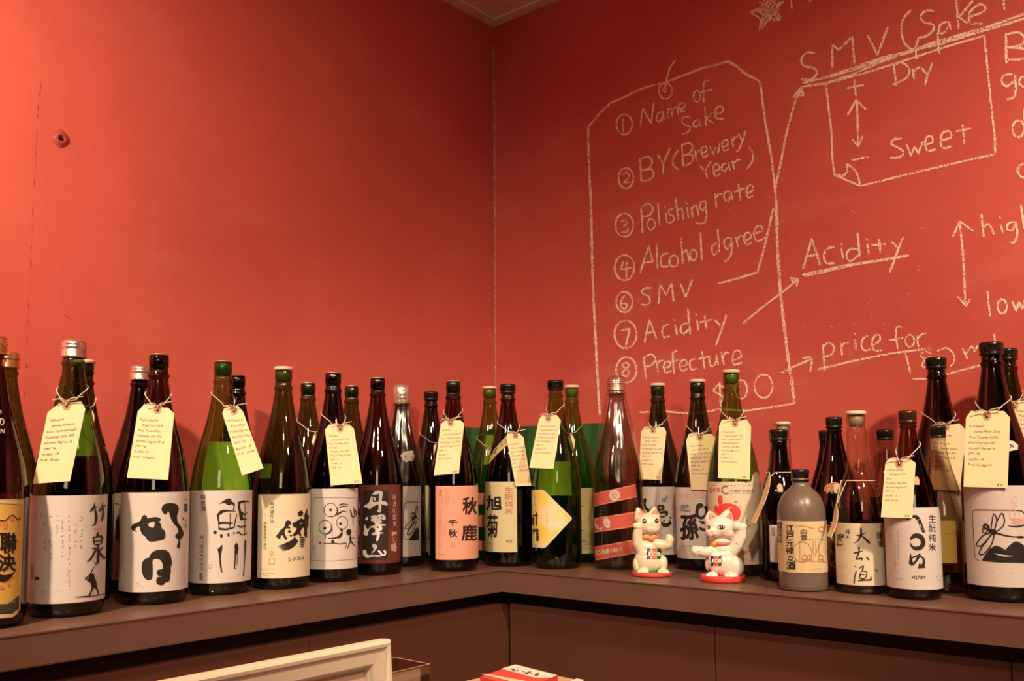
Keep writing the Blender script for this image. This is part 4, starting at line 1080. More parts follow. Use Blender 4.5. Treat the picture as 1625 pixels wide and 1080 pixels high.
# --- 18 asahigiku
B = bottle('b18', 'brown bottle with a pale yellow-green label, nearest the room corner', G_BROWN, base=(809, 899), cap=(804.5, 610), capkind='screw', capmat=CAP_BLACK)
label(B, 770, 820.5, 764, 876, PAPER_G, 0.05, 0)
def f(k):
    k.char('旭', 730, 185, 912, 358, 0.03, zg, 3); k.char('菊', 740, 400, 862, 665, 0.028, zg, 3)
put(B, 'brush_lettering', BLACK, f)
put(B, 'lettering', simple('ochre_ink', (0.48, 0.17, 0.05), 0.5), lambda k: k.column('生酛純米', 942, 82, 1036, 402, 0.012, zg, 1))
put(B, 'small_lettering', GREY, lambda k: (k.char('清', 955, 690, 988, 725, .01, zg), k.char('酒', 995, 690, 1028, 725, .01, zg), k.scribble_row(760, 825, 735, 10, zg, 1, 3, .6)))
k = Ink()
T = [(345, 500), (352, 465), (372, 430), (402, 395), (435, 358), (440, 405), (415, 425), (385, 452), (362, 480)]
k.poly([q4(*p) for p in T], grid=2.5)
nl = k.build('neck_label', shoulder(B, 0.0006), simple('olive_neck_label', (0.42, 0.36, 0.17), 0.6), B['t'], 'curved olive paper strip on the shoulder')
put(B, 'lettering', BLACK, lambda k: (k.stroke([(402, 388, 1), (408, 384, 1), (412, 392, 1), (404, 410, 1), (416, 408, 1)], 1.2, q4), k.stroke([(416, 384), (426, 382), (422, 402)], 1.2, q4), k.ellipse(378, 424, 7, 7, 1.1, q4), k.ellipse(372, 437, 8, 8, 1.1, q4)), parent=nl, surf=shoulder(B, 0.0012))

# --- 19 taketsuru
B = bottle('b19', 'light green bottle with a yellow arrow-shaped label pointing right', G_LIME, base=(886, 903), cap=(880, 604), capkind='screw', capmat=G_DGREEN)
back_label(B, 0.150, 0.225, 0.8, simple('green_seen_label', (0.55, 0.55, 0.30), 0.6), 0.1)
B['surf'] = surf_cyl(B['c'].x, B['c'].y, B['R'] + 0.0005)
k = Ink(); k.poly([(98, 122), (228, 122), (250, 135), (545, 425), (560, 445), (548, 468), (262, 775), (238, 786), (105, 776)], zh, grid=3)
B['lab'] = k.build('label', B['surf'], simple('cream_edge', (0.680, 0.646, 0.493), 0.5), B['t'])
B['surf'] = surf_cyl(B['c'].x, B['c'].y, B['R'] + 0.0008)
ym, ynt, yout = nodes('yellow_label_print')
tcn = N(ynt, 'ShaderNodeTexCoord'); nn = N(ynt, 'ShaderNodeTexNoise'); nn.inputs['Scale'].default_value = 26; nn.inputs['Detail'].default_value = 1
ynt.links.new(tcn.outputs['Object'], nn.inputs['Vector'])
rp = N(ynt, 'ShaderNodeValToRGB'); rp.color_ramp.elements[0].position = 0.38; rp.color_ramp.elements[0].color = (0.82, 0.60, 0.10, 1); rp.color_ramp.elements[1].position = 0.66; rp.color_ramp.elements[1].color = (0.82, 0.70, 0.50, 1)
ynt.links.new(nn.outputs['Fac'], rp.inputs[0]); pb = N(ynt, 'ShaderNodeBsdfPrincipled'); pb.inputs['Roughness'].default_value = 0.5
ynt.links.new(rp.outputs[0], pb.inputs[0]); ynt.links.new(pb.outputs[0], yout.inputs[0])
put(B, 'yellow_print', ym, lambda k: k.poly([(112, 140), (222, 138), (242, 152), (530, 435), (536, 450), (526, 465), (255, 750), (235, 765), (118, 742)], zh, grid=3))
B['surf'] = surf_cyl(B['c'].x, B['c'].y, B['R'] + 0.0012)
def f(k):
    for s_ in ['108,415 172,415', '122,400 122,535', '152,375 152,535', '108,430 108,520']: k.stroke(pts(s_), 1.6, zh, smooth=False)
    k.stroke(pts('115,408 172,412'), 2.0, zh, smooth=False); k.stroke(pts('150,378 152,535'), 2.2, zh, smooth=False)
    k.char('鶴', 106, 552, 182, 710, .02, zh)
put(B, 'lettering', BLACK, f)
put(B, 'small_print', GREY, lambda k: (k.scribble_col(135, 160, 370, 12, zh, .9, 1), k.scribble_col(275, 315, 590, 10, zh, .8, 2), k.scribble_row(108, 205, 733, 6, zh, .6, 3), k.scribble_row(112, 170, 755, 8, zh, .8, 3)))

# --- 20 green behind
B = bottle('b20', 'green bottle with a white cap behind and right of the yellow arrow label', G_LIME, cap=(907, 611), H=0.400, capkind='stopper')
label(B, 921, 944, 774, 878, PAPER_G, 0, 0)
put(B, 'small_print', BLACK, lambda k: (k.stroke([(655, 308, 1.5), (692, 305, .8)], 1.2, zh), k.stroke([(665, 480), (680, 488)], 1, zh), k.stroke([(690, 478), (708, 475)], 1, zh), k.stroke([(668, 585, 1.5), (712, 590, .7)], 1, zh), k.stroke([(668, 705), (716, 702)], .9, zh), k.scribble_col(752, 375, 525, 12, zh, 1, 2), k.scribble_row(680, 770, 795, 14, zh, 1.2, 2), k.scribble_row(705, 765, 745, 9, zh, 1, 2)))

# --- 21 wrapped bottle with three diagonal bands
B = bottle('b21', 'smoky bottle in clear plastic wrap with three red diagonal bands and a silver top', G_SMOKE, base=(978, 904), cap=(982, 601), capkind='metal', capmat=CAP_SILVER)
B['surf'] = surf_cyl(B['c'].x, B['c'].y, B['R'] + 0.0008)
B['lab'] = B['t']
first = None
for P in ['40,165 530,55 542,205 55,312', '50,445 530,368 545,540 55,612', '52,772 535,685 545,845 70,930']:
    k = Ink(); k.poly(pts(P), zi, grid=3)
    bnd = k.build('label_band', B['surf'], PAPER_S, B['t'])
    first = first or bnd
    k = Ink()
    a, b, c_, d_ = pts(P)
    k.stroke([(a[0], a[1] + 8), (b[0], b[1] + 8)], 1.0, zi, smooth=False); k.stroke([(d_[0], d_[1] - 8), (c_[0], c_[1] - 8)], 1.0, zi, smooth=False)
    k.build('band_line', surf_cyl(B['c'].x, B['c'].y, B['R'] + 0.0012), PINKI, bnd)
B['lab'] = bnd; B['surf'] = surf_cyl(B['c'].x, B['c'].y, B['R'] + 0.0013)
def f(k):
    k.ellipse(290, 183, 54, 54, 2.2, zi)
    for i in range(3):
        for j in range(3):
            cx = 290 + (i - j) * 22; cy = 183 + (i + j - 2) * 22
            k.poly([(cx, cy - 18), (cx + 18, cy), (cx, cy + 18), (cx - 18, cy)], zi)
    for x, P in [(0, '70,450 85,455 78,500 100,520 105,555 125,565 140,545 152,560 130,585 105,570 75,560 60,530'), (0, '165,450 215,440 222,460 240,480 235,555 205,560 175,540 160,500')]:
        k.poly(pts(P), zi)
    k.char('じ', 80, 805, 130, 865, .03, zi, 3); k.char('名', 135, 800, 185, 860, .02, zi, 3); k.char('産', 185, 795, 232, 850, .02, zi, 3); k.char('れ', 240, 790, 275, 838, .03, zi, 3); k.char('ゆ', 278, 780, 335, 835, .03, zi, 3); k.char('え', 340, 770, 382, 820, .02, zi, 3)
put(B, 'brush_lettering', WHITEI, f)
put(B, 'lettering', PAPER_S, lambda k: (k.stroke([(175, 465), (210, 460)], 1.2, zi), k.stroke([(185, 490), (215, 485)], 1.2, zi), k.stroke([(192, 515), (222, 510)], 1.2, zi), k.stroke([(80, 500), (95, 540)], 1.2, zi)), surf=surf_cyl(B['c'].x, B['c'].y, B['R'] + 0.0017))

# --- 22
B = bottle('b22', 'brown bottle with a white label showing bold brush letters behind the green-based lucky cat', G_DGREEN, base=(1052, 895), cap=(1040.5, 608), capkind='stopper')
label(B, 1019, 1080, 772, 880, PAPER, 0.1, 0.0)
def f(k):
    k.poly([(605, 232), (645, 215), (655, 235), (645, 280), (655, 320), (690, 345), (720, 310), (735, 318), (700, 385), (675, 382), (640, 340), (620, 300), (622, 258), (608, 262)], zi)
    k.stroke([(775, 310, 3), (840, 305, 5), (845, 350, 5)], 4, zi); k.stroke([(785, 315, 4), (800, 370, 4)], 4, zi); k.stroke([(800, 350, 3), (850, 345, 4)], 4, zi); k.stroke([(805, 385, 4), (885, 375, 5), (880, 420, 4)], 4, zi); k.stroke([(815, 430, 3), (870, 425, 3)], 3, zi)
    k.stroke([(815, 480, 3), (850, 520, 6), (900, 522, 6), (925, 500, 5), (922, 465, 1)], 5, zi); k.stroke([(845, 460, 3), (860, 480, 4)], 4, zi); k.stroke([(920, 430, 3), (938, 452, 4)], 4, zi); k.stroke([(640, 420, 4), (660, 500, 6)], 5, zi)
put(B, 'brush_lettering', BLACK, f)
put(B, 'small_lettering', simple('dark_grey_ink', (0.10, 0.08, 0.07), 0.5), lambda k: (k.char('孫', 825, 215, 888, 265, .01, zi, 2), k.char('穂', 870, 185, 905, 225, .01, zi, 2)))
put(B, 'red_lettering', PINKI, lambda k: (k.column('純米吟醸', 938, 155, 990, 440, .02, zi, 3), k.column('純米吟醸', 975, 158, 1010, 450, .02, zi, 2)))
put(B, 'small_print', FAINT, lambda k: (k.scribble_row(850, 1010, 825, 12, zi, .8, 1), k.scribble_row(870, 1010, 795, 10, zi, .8, 3, .6), k.scribble_row(930, 1010, 765, 12, zi, .9, 3, .6)))

# --- 23 hikomago
B = bottle('b23', 'dark bottle with a white label and bold black brush letters, between the two lucky cats', G_DGREEN, base=(1112, 905), cap=(1108, 602), capkind='stopper')
label(B, 1074, 1140, 773, 887, PAPER, 0.05, 0.0)
def f(k):
    k.poly([(285, 320), (315, 302), (345, 308), (360, 325), (340, 350), (318, 362), (308, 390), (312, 425), (330, 442), (355, 430), (375, 400), (372, 365), (358, 345), (385, 330), (405, 360), (412, 385), (395, 400), (388, 430), (360, 462), (325, 468), (292, 450), (275, 415), (278, 365)], zj, smooth=True)
    k.poly([(312, 478), (345, 485), (390, 482), (385, 500), (350, 518), (325, 500)], zj, smooth=True); k.poly([(305, 548), (330, 545), (360, 560), (400, 550), (405, 575), (365, 585), (330, 578)], zj, smooth=True)
    for ox, oy in ((-5, 0), (5, 0), (0, 5), (0, -4)): k.char('孫', 126 + ox, 412 + oy, 308 + ox, 672 + oy, 0.018, zj, 3)
put(B, 'brush_lettering', BLACK, f)
put(B, 'lettering', BLACK, lambda k: (k.char('造', 125, 322, 185, 365, 0, zj, 2), k.char('り', 188, 318, 218, 362, 0, zj, 2), k.stroke([(115, 372), (170, 382), (228, 380)], 1.2, zj), k.scribble_row(148, 262, 740, 13, zj, 1.2, 2)))
put(B, 'red_lettering', PINKI, lambda k: (k.char('純', 118, 195, 165, 260, .02, zj, 2), k.char('米', 172, 195, 212, 258, .02, zj, 2), k.char('吟', 255, 190, 310, 258, .02, zj, 2), k.char('醸', 318, 190, 372, 255, .02, zj, 2)))
put(B, 'small_print', FAINT, lambda k: k.scribble_row(140, 400, 775, 10, zj, .8, 2))

# --- 24 comearound
B = bottle('b24', 'light green bottle, cream label with red round crest, behind the red-based cat', G_LIME, base=(1168, 915), cap=(1160, 587), capkind='stopper')
back_label(B, 0.15, 0.27, 0.8, simple('pale_green_back_label', (0.88, 0.88, 0.66), 0.6), -0.35)
label(B, 1125, 1209.5, 764, 896, PAPER_C, 0.05, 0.05)
def f(k):
    k.poly([(462, 375), (470, 330), (490, 318), (500, 345), (515, 315), (530, 320), (560, 308), (600, 305), (650, 312), (700, 335), (728, 370), (732, 420), (715, 460), (690, 478), (560, 478), (490, 410)], zj, smooth=True)
    k.poly([(500, 245), (520, 225), (545, 235), (550, 265), (545, 310), (515, 312), (505, 280)], zj, smooth=True)
shoulder24 = shoulder(B, 0.0009)
kk = Ink(); kk.poly([(838, 90), (850, 40), (862, 8), (880, -12), (900, -5), (920, 25), (935, 80), (942, 120)], zj, smooth=True, grid=2)
kk.build('side_label', shoulder24, PAPER_C, B['t'])
put(B, 'red_crest', REDI, f)
put(B, 'crest_cut', PAPER_C, lambda k: (k.stroke([(580, 470), (585, 400), (610, 360), (650, 345)], 1.6, zj), k.stroke([(640, 400), (655, 420)], .9, zj), k.stroke([(660, 370), (672, 376)], .9, zj), k.stroke([(505, 262), (540, 258)], .8, zj), k.stroke([(508, 285), (542, 280)], .8, zj), k.stroke([(480, 318), (484, 350)], .9, zj), k.stroke([(505, 320), (508, 350)], .9, zj), k.stroke([(540, 405), (548, 430)], 1.2, zj)), surf=surf_cyl(B['c'].x, B['c'].y, B['R'] + 0.0014))
def f(k):
    k.poly([(740, 782), (845, 782), (740, 835)], zj)
put(B, 'red_triangle', ORANGEI, f)
def f(k):
    k.column('酒', 488, 140, 522, 195, .01, zj); k.char('日', 418, 145, 445, 200, .01, zj); k.char('本', 450, 145, 482, 195, .01, zj)
put(B, 'lettering', REDI, f)
put(B, 'latin_lettering', GREY, lambda k: (k.ellipse(585, 170, 42, 38, 2.2, zj, 0, 0.9, 5.2), k.stroke(pts('618,190 640,170 650,190 662,172 672,192'), 1.3, zj), k.line('earound', 672, 193, 52, 0, zj, .01, 0, .5)))
def f(k):
    k.stroke([(668, 285), (685, 290), (690, 300), (705, 282)], 1.6, zj); k.stroke([(718, 325), (728, 335)], 1, zj); k.stroke([(740, 345), (752, 353)], 1, zj); k.stroke([(795, 455), (800, 520)], 1, zj); k.stroke([(800, 528), (828, 532)], 2, zj); k.stroke([(795, 545), (808, 555)], 1.4, zj)
    k.scribble_row(740, 930, 882, 9, zj, .8, 3, .6); k.scribble_row(600, 850, 208, 7, zj, .6, 3, .8)
put(B, 'small_print', BROWNI, f)
put(B, 'seal', PINKI, lambda k: (k.poly([(808, 730), (840, 730), (840, 765), (808, 765)], zj)))

# --- 26 slim dark and the clear one behind it
B = bottle('b26', 'slim dark bottle with a black screw cap behind and left of the round-shouldered stoneware bottle', G_DARK, base=(1238, 923), cap=(1239, 682), kind='slim', R=0.0385, capkind='screw')
label(B, 1221.5, 1245, 833, 892, PAPER)
put(B, 'lettering', GREY, lambda k: (k.column('純米酒', 124, 670, 142, 720, 0.0, zk),))
put(B, 'shoulder_mark', simple('pale_mark', (0.62, 0.55, 0.42), 0.5), lambda k: k.poly([(155, 435), (170, 418), (188, 440), (185, 490), (160, 502), (150, 490), (158, 470)], zk, smooth=True), parent=B['t'], surf=shoulder(B, 0.0008) if False else surf_cyl(B['c'].x, B['c'].y, 0.034))
bottle('b26b', 'clear bottle with a pinkish white cap directly behind the slim dark bottle', G_CLEAR, cap=(1242, 669), kind='flask', R=0.036, H=0.298, capkind='stopper')

# --- 27 stoneware
B = bottle('b27', 'stout round-shouldered grey stoneware bottle with a black screw cap', CERAMIC, base=(1277, 939), cap=(1268, 745), kind='stubby', R=0.0405, capkind='screw')
label(B, 1231.5, 1318.5, 827, 909, PAPER_A, 0.03, 0.03)
def f(k):
    k.column('江戸元禄', 205, 655, 252, 825, .02, zk, 1.5, .06); k.char('の', 215, 832, 245, 862, .02, zk, 1); k.char('酒', 206, 866, 262, 912, .025, zk, 1.5)
    k.column('白雪', 290, 680, 328, 745, .0, zk); k.poly([(156, 640), (182, 640), (182, 758), (158, 758)], zk)
put(B, 'lettering', BLACK, f)
put(B, 'panel_lettering', PAPER_A, lambda k: k.column('上撰酒', 160, 645, 179, 754, 0.0, zk), surf=surf_cyl(B['c'].x, B['c'].y, B['R'] + 0.0015))
def f(k):
    k.ellipse(300, 812, 52, 58, .8, zk); k.stroke(pts('260,668 300,662 370,680'), .7, zk); k.stroke(pts('285,750 380,735 440,745'), .7, zk); k.stroke(pts('285,745 285,860'), .7, zk); k.stroke(pts('360,745 362,830'), .7, zk)
    k.stroke(pts('220,850 262,862 275,850'), .9, zk); k.scribble_row(345, 400, 910, 8, zk, .7, 2); k.ellipse(408, 682, 16, 14, 1, zk); k.scribble_col(180, 765, 835, 9, zk, .8, 2)
    for x in (375, 392, 430): k.stroke([(x, 745), (x + 3, 830)], .6, zk)
put(B, 'engraved_picture', BROWNI, f)
def f(k):
    for x in (312, 340, 405): k.ellipse(x, 842, 12, 14, 1.3, zk); k.stroke([(x - 10, 845), (x - 14, 868)], 1.5, zk); k.stroke([(x + 10, 845), (x + 13, 868)], 1.5, zk)
    k.stroke([(300, 862), (440, 868)], 1, zk)
put(B, 'red_picture', simple('faded_red_ink', (0.45, 0.16, 0.10), 0.6), f)

# --- 28 dark with oval
B = bottle('b28', 'black bottle with a small orange oval neck label, behind between stoneware and clear bottle', G_DARK, cap=(1323, 662), kind='tall', R=0.0435, H=0.300, capkind='screw')
k = Ink(); k.disc(84, 453, 56, 40, zl)
nl = k.build('neck_label', surf_cyl(B['c'].x, B['c'].y, prof_r(B, 0.175) + 0.0025), simple('copper_oval', (0.78, 0.32, 0.16), 0.35, metal=0.3), B['t'], 'copper orange oval label')
put(B, 'lettering', PAPER_C, lambda k: (k.poly([(82, 428), (120, 420), (136, 445), (130, 480), (95, 490), (82, 465)], zl), k.char('天', 40, 430, 78, 480, .0, zl)), parent=nl, surf=surf_cyl(B['c'].x, B['c'].y, prof_r(B, 0.175) + 0.003))
label(B, 1300, 1352, 832, 915, simple('dark_rust_label', (0.16, 0.06, 0.035), 0.5), 0, 0)
put(B, 'brush_lettering', simple('tan_ink', (0.50, 0.40, 0.30), 0.5), lambda k: (k.stroke([(62, 640), (82, 655), (70, 690)], 2, zl), k.stroke([(62, 720, 3), (90, 760, 3), (100, 800, 3)], 3, zl), k.stroke([(66, 800, 2), (85, 830, 3), (98, 850, 3), (70, 880, 3), (95, 905, 3)], 3, zl)))
bottle('b28b', 'black bottle mostly hidden behind the one with the orange oval', G_DARK, cap=(1311, 683), kind='tall', R=0.043, H=0.280, capkind='screw')

# --- 29 daikoshu
B = bottle('b29', 'clear flask-shaped bottle of dark sake with a white cap and cream brush-lettered label', G_CLEAR, base=(1368, 943), cap=(1358, 652), kind='flask', R=0.0415, capkind='stopper', liquid=(LIQ_AMBER, 0.118))
label(B, 1326.5, 1409, 830.5, 929, PAPER_C, 0.03, 0.03)
def f(k):
    k.stroke([(210, 712, 1.5), (225, 718, 2.4), (265, 700, 1.4)], 2.2, zl); k.stroke([(238, 672, 3), (238, 712, 3), (222, 745, 2), (198, 762, 1)], 2.6, zl); k.stroke([(240, 716, 1.6), (262, 735, 3), (290, 762, 4)], 3, zl)
    k.stroke([(196, 818, 2.4), (225, 812, 2), (250, 805, 1)], 2, zl); k.stroke([(228, 782, 3), (226, 815, 2.4), (210, 852, 2.4)], 2.6, zl); k.stroke([(210, 852, 2), (248, 848, 3), (240, 862, 1.4)], 2.2, zl); k.stroke([(268, 838, 1.6), (286, 858, 3)], 2.4, zl)
    k.stroke([(204, 890, 2), (214, 900, 1)], 2, zl); k.stroke([(212, 920, 2.4), (202, 960, 1.8), (200, 992, 3)], 2.4, zl); k.stroke([(228, 905, 1.4), (252, 892, 3), (245, 920, 2)], 2.2, zl)
    k.stroke([(238, 925, 1.4), (232, 960, 2), (262, 962, 2), (272, 925, 1.6), (240, 922, 1.2)], 2, zl); k.stroke([(236, 942), (266, 938)], 1.4, zl); k.stroke([(222, 975, 2), (262, 972, 2), (298, 968, 3), (294, 948, 1)], 2.4, zl); k.stroke([(320, 912, 2), (334, 922, 3.5)], 3, zl)
put(B, 'brush_lettering', BLACK, f)
put(B, 'lettering', BLACK, lambda k: (k.char('鷹', 100, 705, 142, 778, .02, zl, 2), k.char('純', 150, 680, 174, 708, 0, zl, 1), k.char('米', 152, 714, 172, 736, 0, zl, 1), k.char('醸', 328, 695, 360, 740, 0, zl, 1), k.char('造', 332, 748, 358, 780, 0, zl, 1), k.char('古', 370, 690, 382, 712, 0, zl, 1), k.char('酒', 370, 716, 382, 745, 0, zl, 1), k.scribble_col(378, 760, 850, 9, zl, 1, 2)))
put(B, 'small_print', FAINT, lambda k: (k.scribble_row(104, 130, 800, 6, zl, .7, 1), k.scribble_row(104, 160, 893, 6, zl, .7, 2), k.scribble_row(104, 150, 905, 6, zl, .7, 3), k.scribble_row(104, 140, 945, 6, zl, .7, 3), k.scribble_row(350, 385, 938, 6, zl, .7, 3), k.scribble_row(355, 385, 985, 6, zl, .7, 3)))
bottle('b30', 'clear bottle with a black cap behind the clear flask', G_CLEAR, cap=(1404, 682), kind='slim', R=0.037, H=0.2795, capkind='screw', liquid=(LIQ_AMBER, 0.15))

# --- 31 kimoto junmai
B = bottle('b31', 'brown bottle with a white label of round brush strokes, in front of the yellow-labelled bottle', G_AMBER, base=(1455, 952), cap=(1437, 652), R=0.0415, capkind='screw', capmat=simple('brown_screw_cap', (0.05, 0.015, 0.01), 0.2))
label(B, 1406, 1497.5, 805, 935, PAPER, 0.1, 0.05)
def f(k):
    k.stroke([(196, 520, 1), (230, 500, 3), (262, 495, 5.5), (285, 520, 5.5), (300, 560, 5), (318, 600, 5)], 5, zm_)
    k.stroke([(228, 648, 3), (250, 622, 6.5), (290, 625, 7.5), (312, 660, 7.5), (300, 695, 7), (262, 706, 6), (236, 690, 3), (224, 665, 1)], 7, zm_)
    k.stroke([(228, 740, 2), (232, 790, 4), (250, 812, 3)], 3, zm_); k.stroke([(290, 738, 4), (270, 780, 4), (238, 815, 2.6), (222, 800, 2.4), (235, 770, 2.4), (280, 752, 2.6), (315, 775, 3), (312, 815, 5), (285, 832, 4), (288, 808, 2.4), (325, 832, 4)], 3.4, zm_)
put(B, 'brush_lettering', BLACK, f)
put(B, 'brush_gap', PAPER, lambda k: (k.stroke([(284, 512), (272, 528)], 1.3, zm_, smooth=False), k.stroke([(306, 585), (322, 578)], 1.3, zm_, smooth=False), k.stroke([(290, 545, 1.5), (300, 572, 1.5)], 1.8, zm_, smooth=False)), surf=surf_cyl(B['c'].x, B['c'].y, B['R'] + 0.0018))
put(B, 'lettering', BLACK, lambda k: (k.column('生酛純米', 348, 478, 396, 728, 0.0, zm_, 1, .2), k.line('H27BY', 236, 905, 30, 0, zm_, .012, 0)))
put(B, 'small_print', GREY, lambda k: (k.scribble_col(148, 585, 780, 9, zm_, 1, 1, .95), k.scribble_col(127, 670, 850, 9, zm_, 1, 2, .95), k.scribble_col(90, 560, 690, 8, zm_, .6, 3, .7), k.scribble_row(120, 175, 905, 11, zm_, 1.1, 3), k.scribble_row(395, 440, 890, 9, zm_, .8, 3), k.scribble_row(405, 440, 910, 7, zm_, .8, 5)))
put(B, 'red_seal', PINKI, lambda k: (k.scribble_col(128, 790, 860, 15, zm_, 1.8, 2, 1), k.scribble_col(150, 790, 860, 15, zm_, 1.8, 6, 1)))
put(B, 'shoulder_sticker', simple('copper_sticker', (0.45, 0.22, 0.09), 0.4), lambda k: k.disc(268, 272, 20, 42, zm_), parent=B['t'], surf=shoulder(B, 0.0012))

# --- 32 clear with yellow label
B = bottle('b32', 'clear bottle with a black cap and plain yellow label between brown and dark bottles', G_CLEAR, base=(1497, 941), cap=(1490, 676), kind='tall', R=0.0385, capkind='screw', H=0.29, liquid=(LIQ_YELLOW, 0.10))
label(B, 1478, 1518, 826, 893, PAPER_Y, 0.3, 0)
put(B, 'label_line', simple('dark_yellow_line', (0.60, 0.36, 0.07), 0.6), lambda k: k.stroke([(440, 608), (525, 606)], .8, zm_, smooth=False))

# --- 33 big dark with tag
B = bottle('b33', 'tall black bottle with a tan label, back row behind the yellow-labelled bottle', G_DARK, cap=(1485, 568), H=0.407, R=0.0535, capkind='screw')
label(B, 1490, 1541, 778, 908, simple('tan_label_paper', (0.527, 0.425, 0.281), 0.55), 0, 0)
put(B, 'small_print', simple('tan_print', (0.42, 0.32, 0.2), 0.6), lambda k: (k.stroke([(70, 258), (95, 258)], 1, zn), k.stroke(pts('110,405 140,400 175,398'), .8, zn), k.stroke(pts('120,500 160,480 185,520'), .8, zn), k.stroke(pts('110,620 150,650 190,700'), .8, zn), k.stroke(pts('115,760 160,720 190,700'), .8, zn), k.stroke(pts('112,395 150,380 180,370'), .8, zn)))

# --- 34 dragonfly, right
B = bottle('b34', 'big black bottle at the right edge with a dragonfly and hills on its white label', G_DARK, base=(1592, 956), cap=(1573, 544), R=0.0535, capkind='screw')
label(B, 1533, 1640, 770, 931, PAPER, 0.05, 0.0)
def f(k):
    k.stroke([(300, 700, .8), (262, 680, .9), (250, 620, .9), (240, 450, .9), (232, 300, .9), (240, 268, 1), (262, 262, 1.4), (450, 265, 1.4), (630, 268, 1.6), (665, 280, 1.6), (700, 310, 1.6)], 1.2, zn)
    k.poly([(312, 698), (340, 650), (380, 595), (430, 568), (470, 578), (515, 605), (545, 570), (590, 535), (620, 532), (660, 555), (700, 590), (760, 650), (760, 720), (600, 716), (450, 712)], zn, holes=[[(420, 635), (450, 650), (500, 662), (570, 660), (580, 652), (520, 648), (460, 640), (430, 632)]])
    k.ellipse(345, 405, 20, 22, 1.7, zn); k.ellipse(340, 436, 19, 24, 1.6, zn); k.stroke([(325, 405), (350, 388), (372, 400), (376, 430)], 3.4, zn); k.disc(338, 400, 5, 5, zn); k.disc(336, 428, 4, 5, zn); k.stroke([(360, 418), (368, 440)], 3, zn)
    k.poly([(368, 425), (400, 425), (425, 432), (445, 445), (440, 468), (412, 475), (385, 465), (368, 445)], zn, smooth=True)
    k.stroke([(392, 428), (400, 370), (415, 295), (438, 330), (440, 370), (425, 430)], 1.9, zn); k.stroke([(425, 432), (440, 370), (485, 290), (508, 350), (495, 400), (445, 445)], 2.1, zn); k.stroke([(438, 330, 1.6), (445, 360, 2)], 1.8, zn)
    k.stroke([(440, 460, 3), (500, 478, 2.4), (580, 492, 2), (650, 492, 2)], 2.2, zn); k.disc(645, 495, 35, 10, zn)
    k.stroke([(385, 460), (320, 485), (265, 565), (330, 560), (390, 475)], 1.9, zn); k.stroke([(400, 472), (340, 540), (288, 635), (330, 640), (375, 590), (405, 540), (418, 475)], 2.1, zn); k.stroke([(330, 545), (305, 575)], 1.6, zn)
    k.stroke([(540, 396, .8), (590, 405, 2), (650, 400, 2.4), (700, 380, 2)], 2, zn)
put(B, 'dragonfly_print', BLACK, f)
def f(k):
    k.ellipse(592, 175, 22, 28, 1.4, zn); k.stroke(pts('550,270 585,215 620,230'), 1.4, zn); k.stroke(pts('560,240 555,330 600,350'), 1.2, zn)
    for i in range(4): k.stroke([(570, 330 + i * 14), (620, 340 + i * 14), (680, 325 + i * 14)], 1.6, zn)
    k.stroke(pts('590,230 600,310'), 1.6, zn); k.scribble_row(330, 420, 760, 12, zn, 1, 2); k.scribble_row(355, 400, 790, 10, zn, 1, 3); k.scribble_row(550, 600, 798, 12, zn, 1, 3); k.scribble_row(430, 500, 825, 8, zn, .7, 3)
put(B, 'red_print', PINKI, f)
sn = shoulder(B, 0.0008)
put(B, 'neck_label', PAPER, lambda k: k.poly([(722, 712), (760, 718), (790, 745), (788, 778), (725, 790)], q8, grid=3), parent=B['t'], surf=sn)
put(B, 'neck_lettering', BLACK, lambda k: (k.stroke(pts('728,738 762,762'), 1.5, q8), k.stroke(pts('728,770 755,742'), 1.2, q8)), parent=B['t'], surf=shoulder(B, 0.0014))
bottle('b35', 'olive bottle partly hidden behind the big dragonfly bottle at the right edge', G_DGREEN, cap=(1597, 554), H=0.415, capkind='screw')

# ------------------------------------------------------------------ clear wrap round two bottles
def wrap_mat():
    m, nt, out = nodes('clear_wrap')
    lw = N(nt, 'ShaderNodeLayerWeight'); lw.inputs['Blend'].default_value = 0.5
    p5 = N(nt, 'ShaderNodeMath', operation='POWER'); p5.inputs[1].default_value = 2.5
    nt.links.new(lw.outputs['Facing'], p5.inputs[0])
    mr = N(nt, 'ShaderNodeMapRange'); mr.inputs['To Min'].default_value = 0.07; mr.inputs['To Max'].default_value = 0.5
    nt.links.new(p5.outputs[0], mr.inputs['Value'])
    tr = N(nt, 'ShaderNodeBsdfTransparent'); tr.inputs[0].default_value = (0.93, 0.91, 0.88, 1)
    gl = N(nt, 'ShaderNodeBsdfGlossy'); gl.inputs['Roughness'].default_value = 0.16
    ms = N(nt, 'ShaderNodeMixShader')
    nt.links.new(mr.outputs[0], ms.inputs[0]); nt.links.new(tr.outputs[0], ms.inputs[1]); nt.links.new(gl.outputs[0], ms.inputs[2])
    nt.links.new(ms.outputs[0], out.inputs[0])
    return m
WRAP = wrap_mat()
FOIL = simple('crumpled_foil', (0.80, 0.66, 0.60), 0.22, metal=0.75, bump=(160, 1.0))
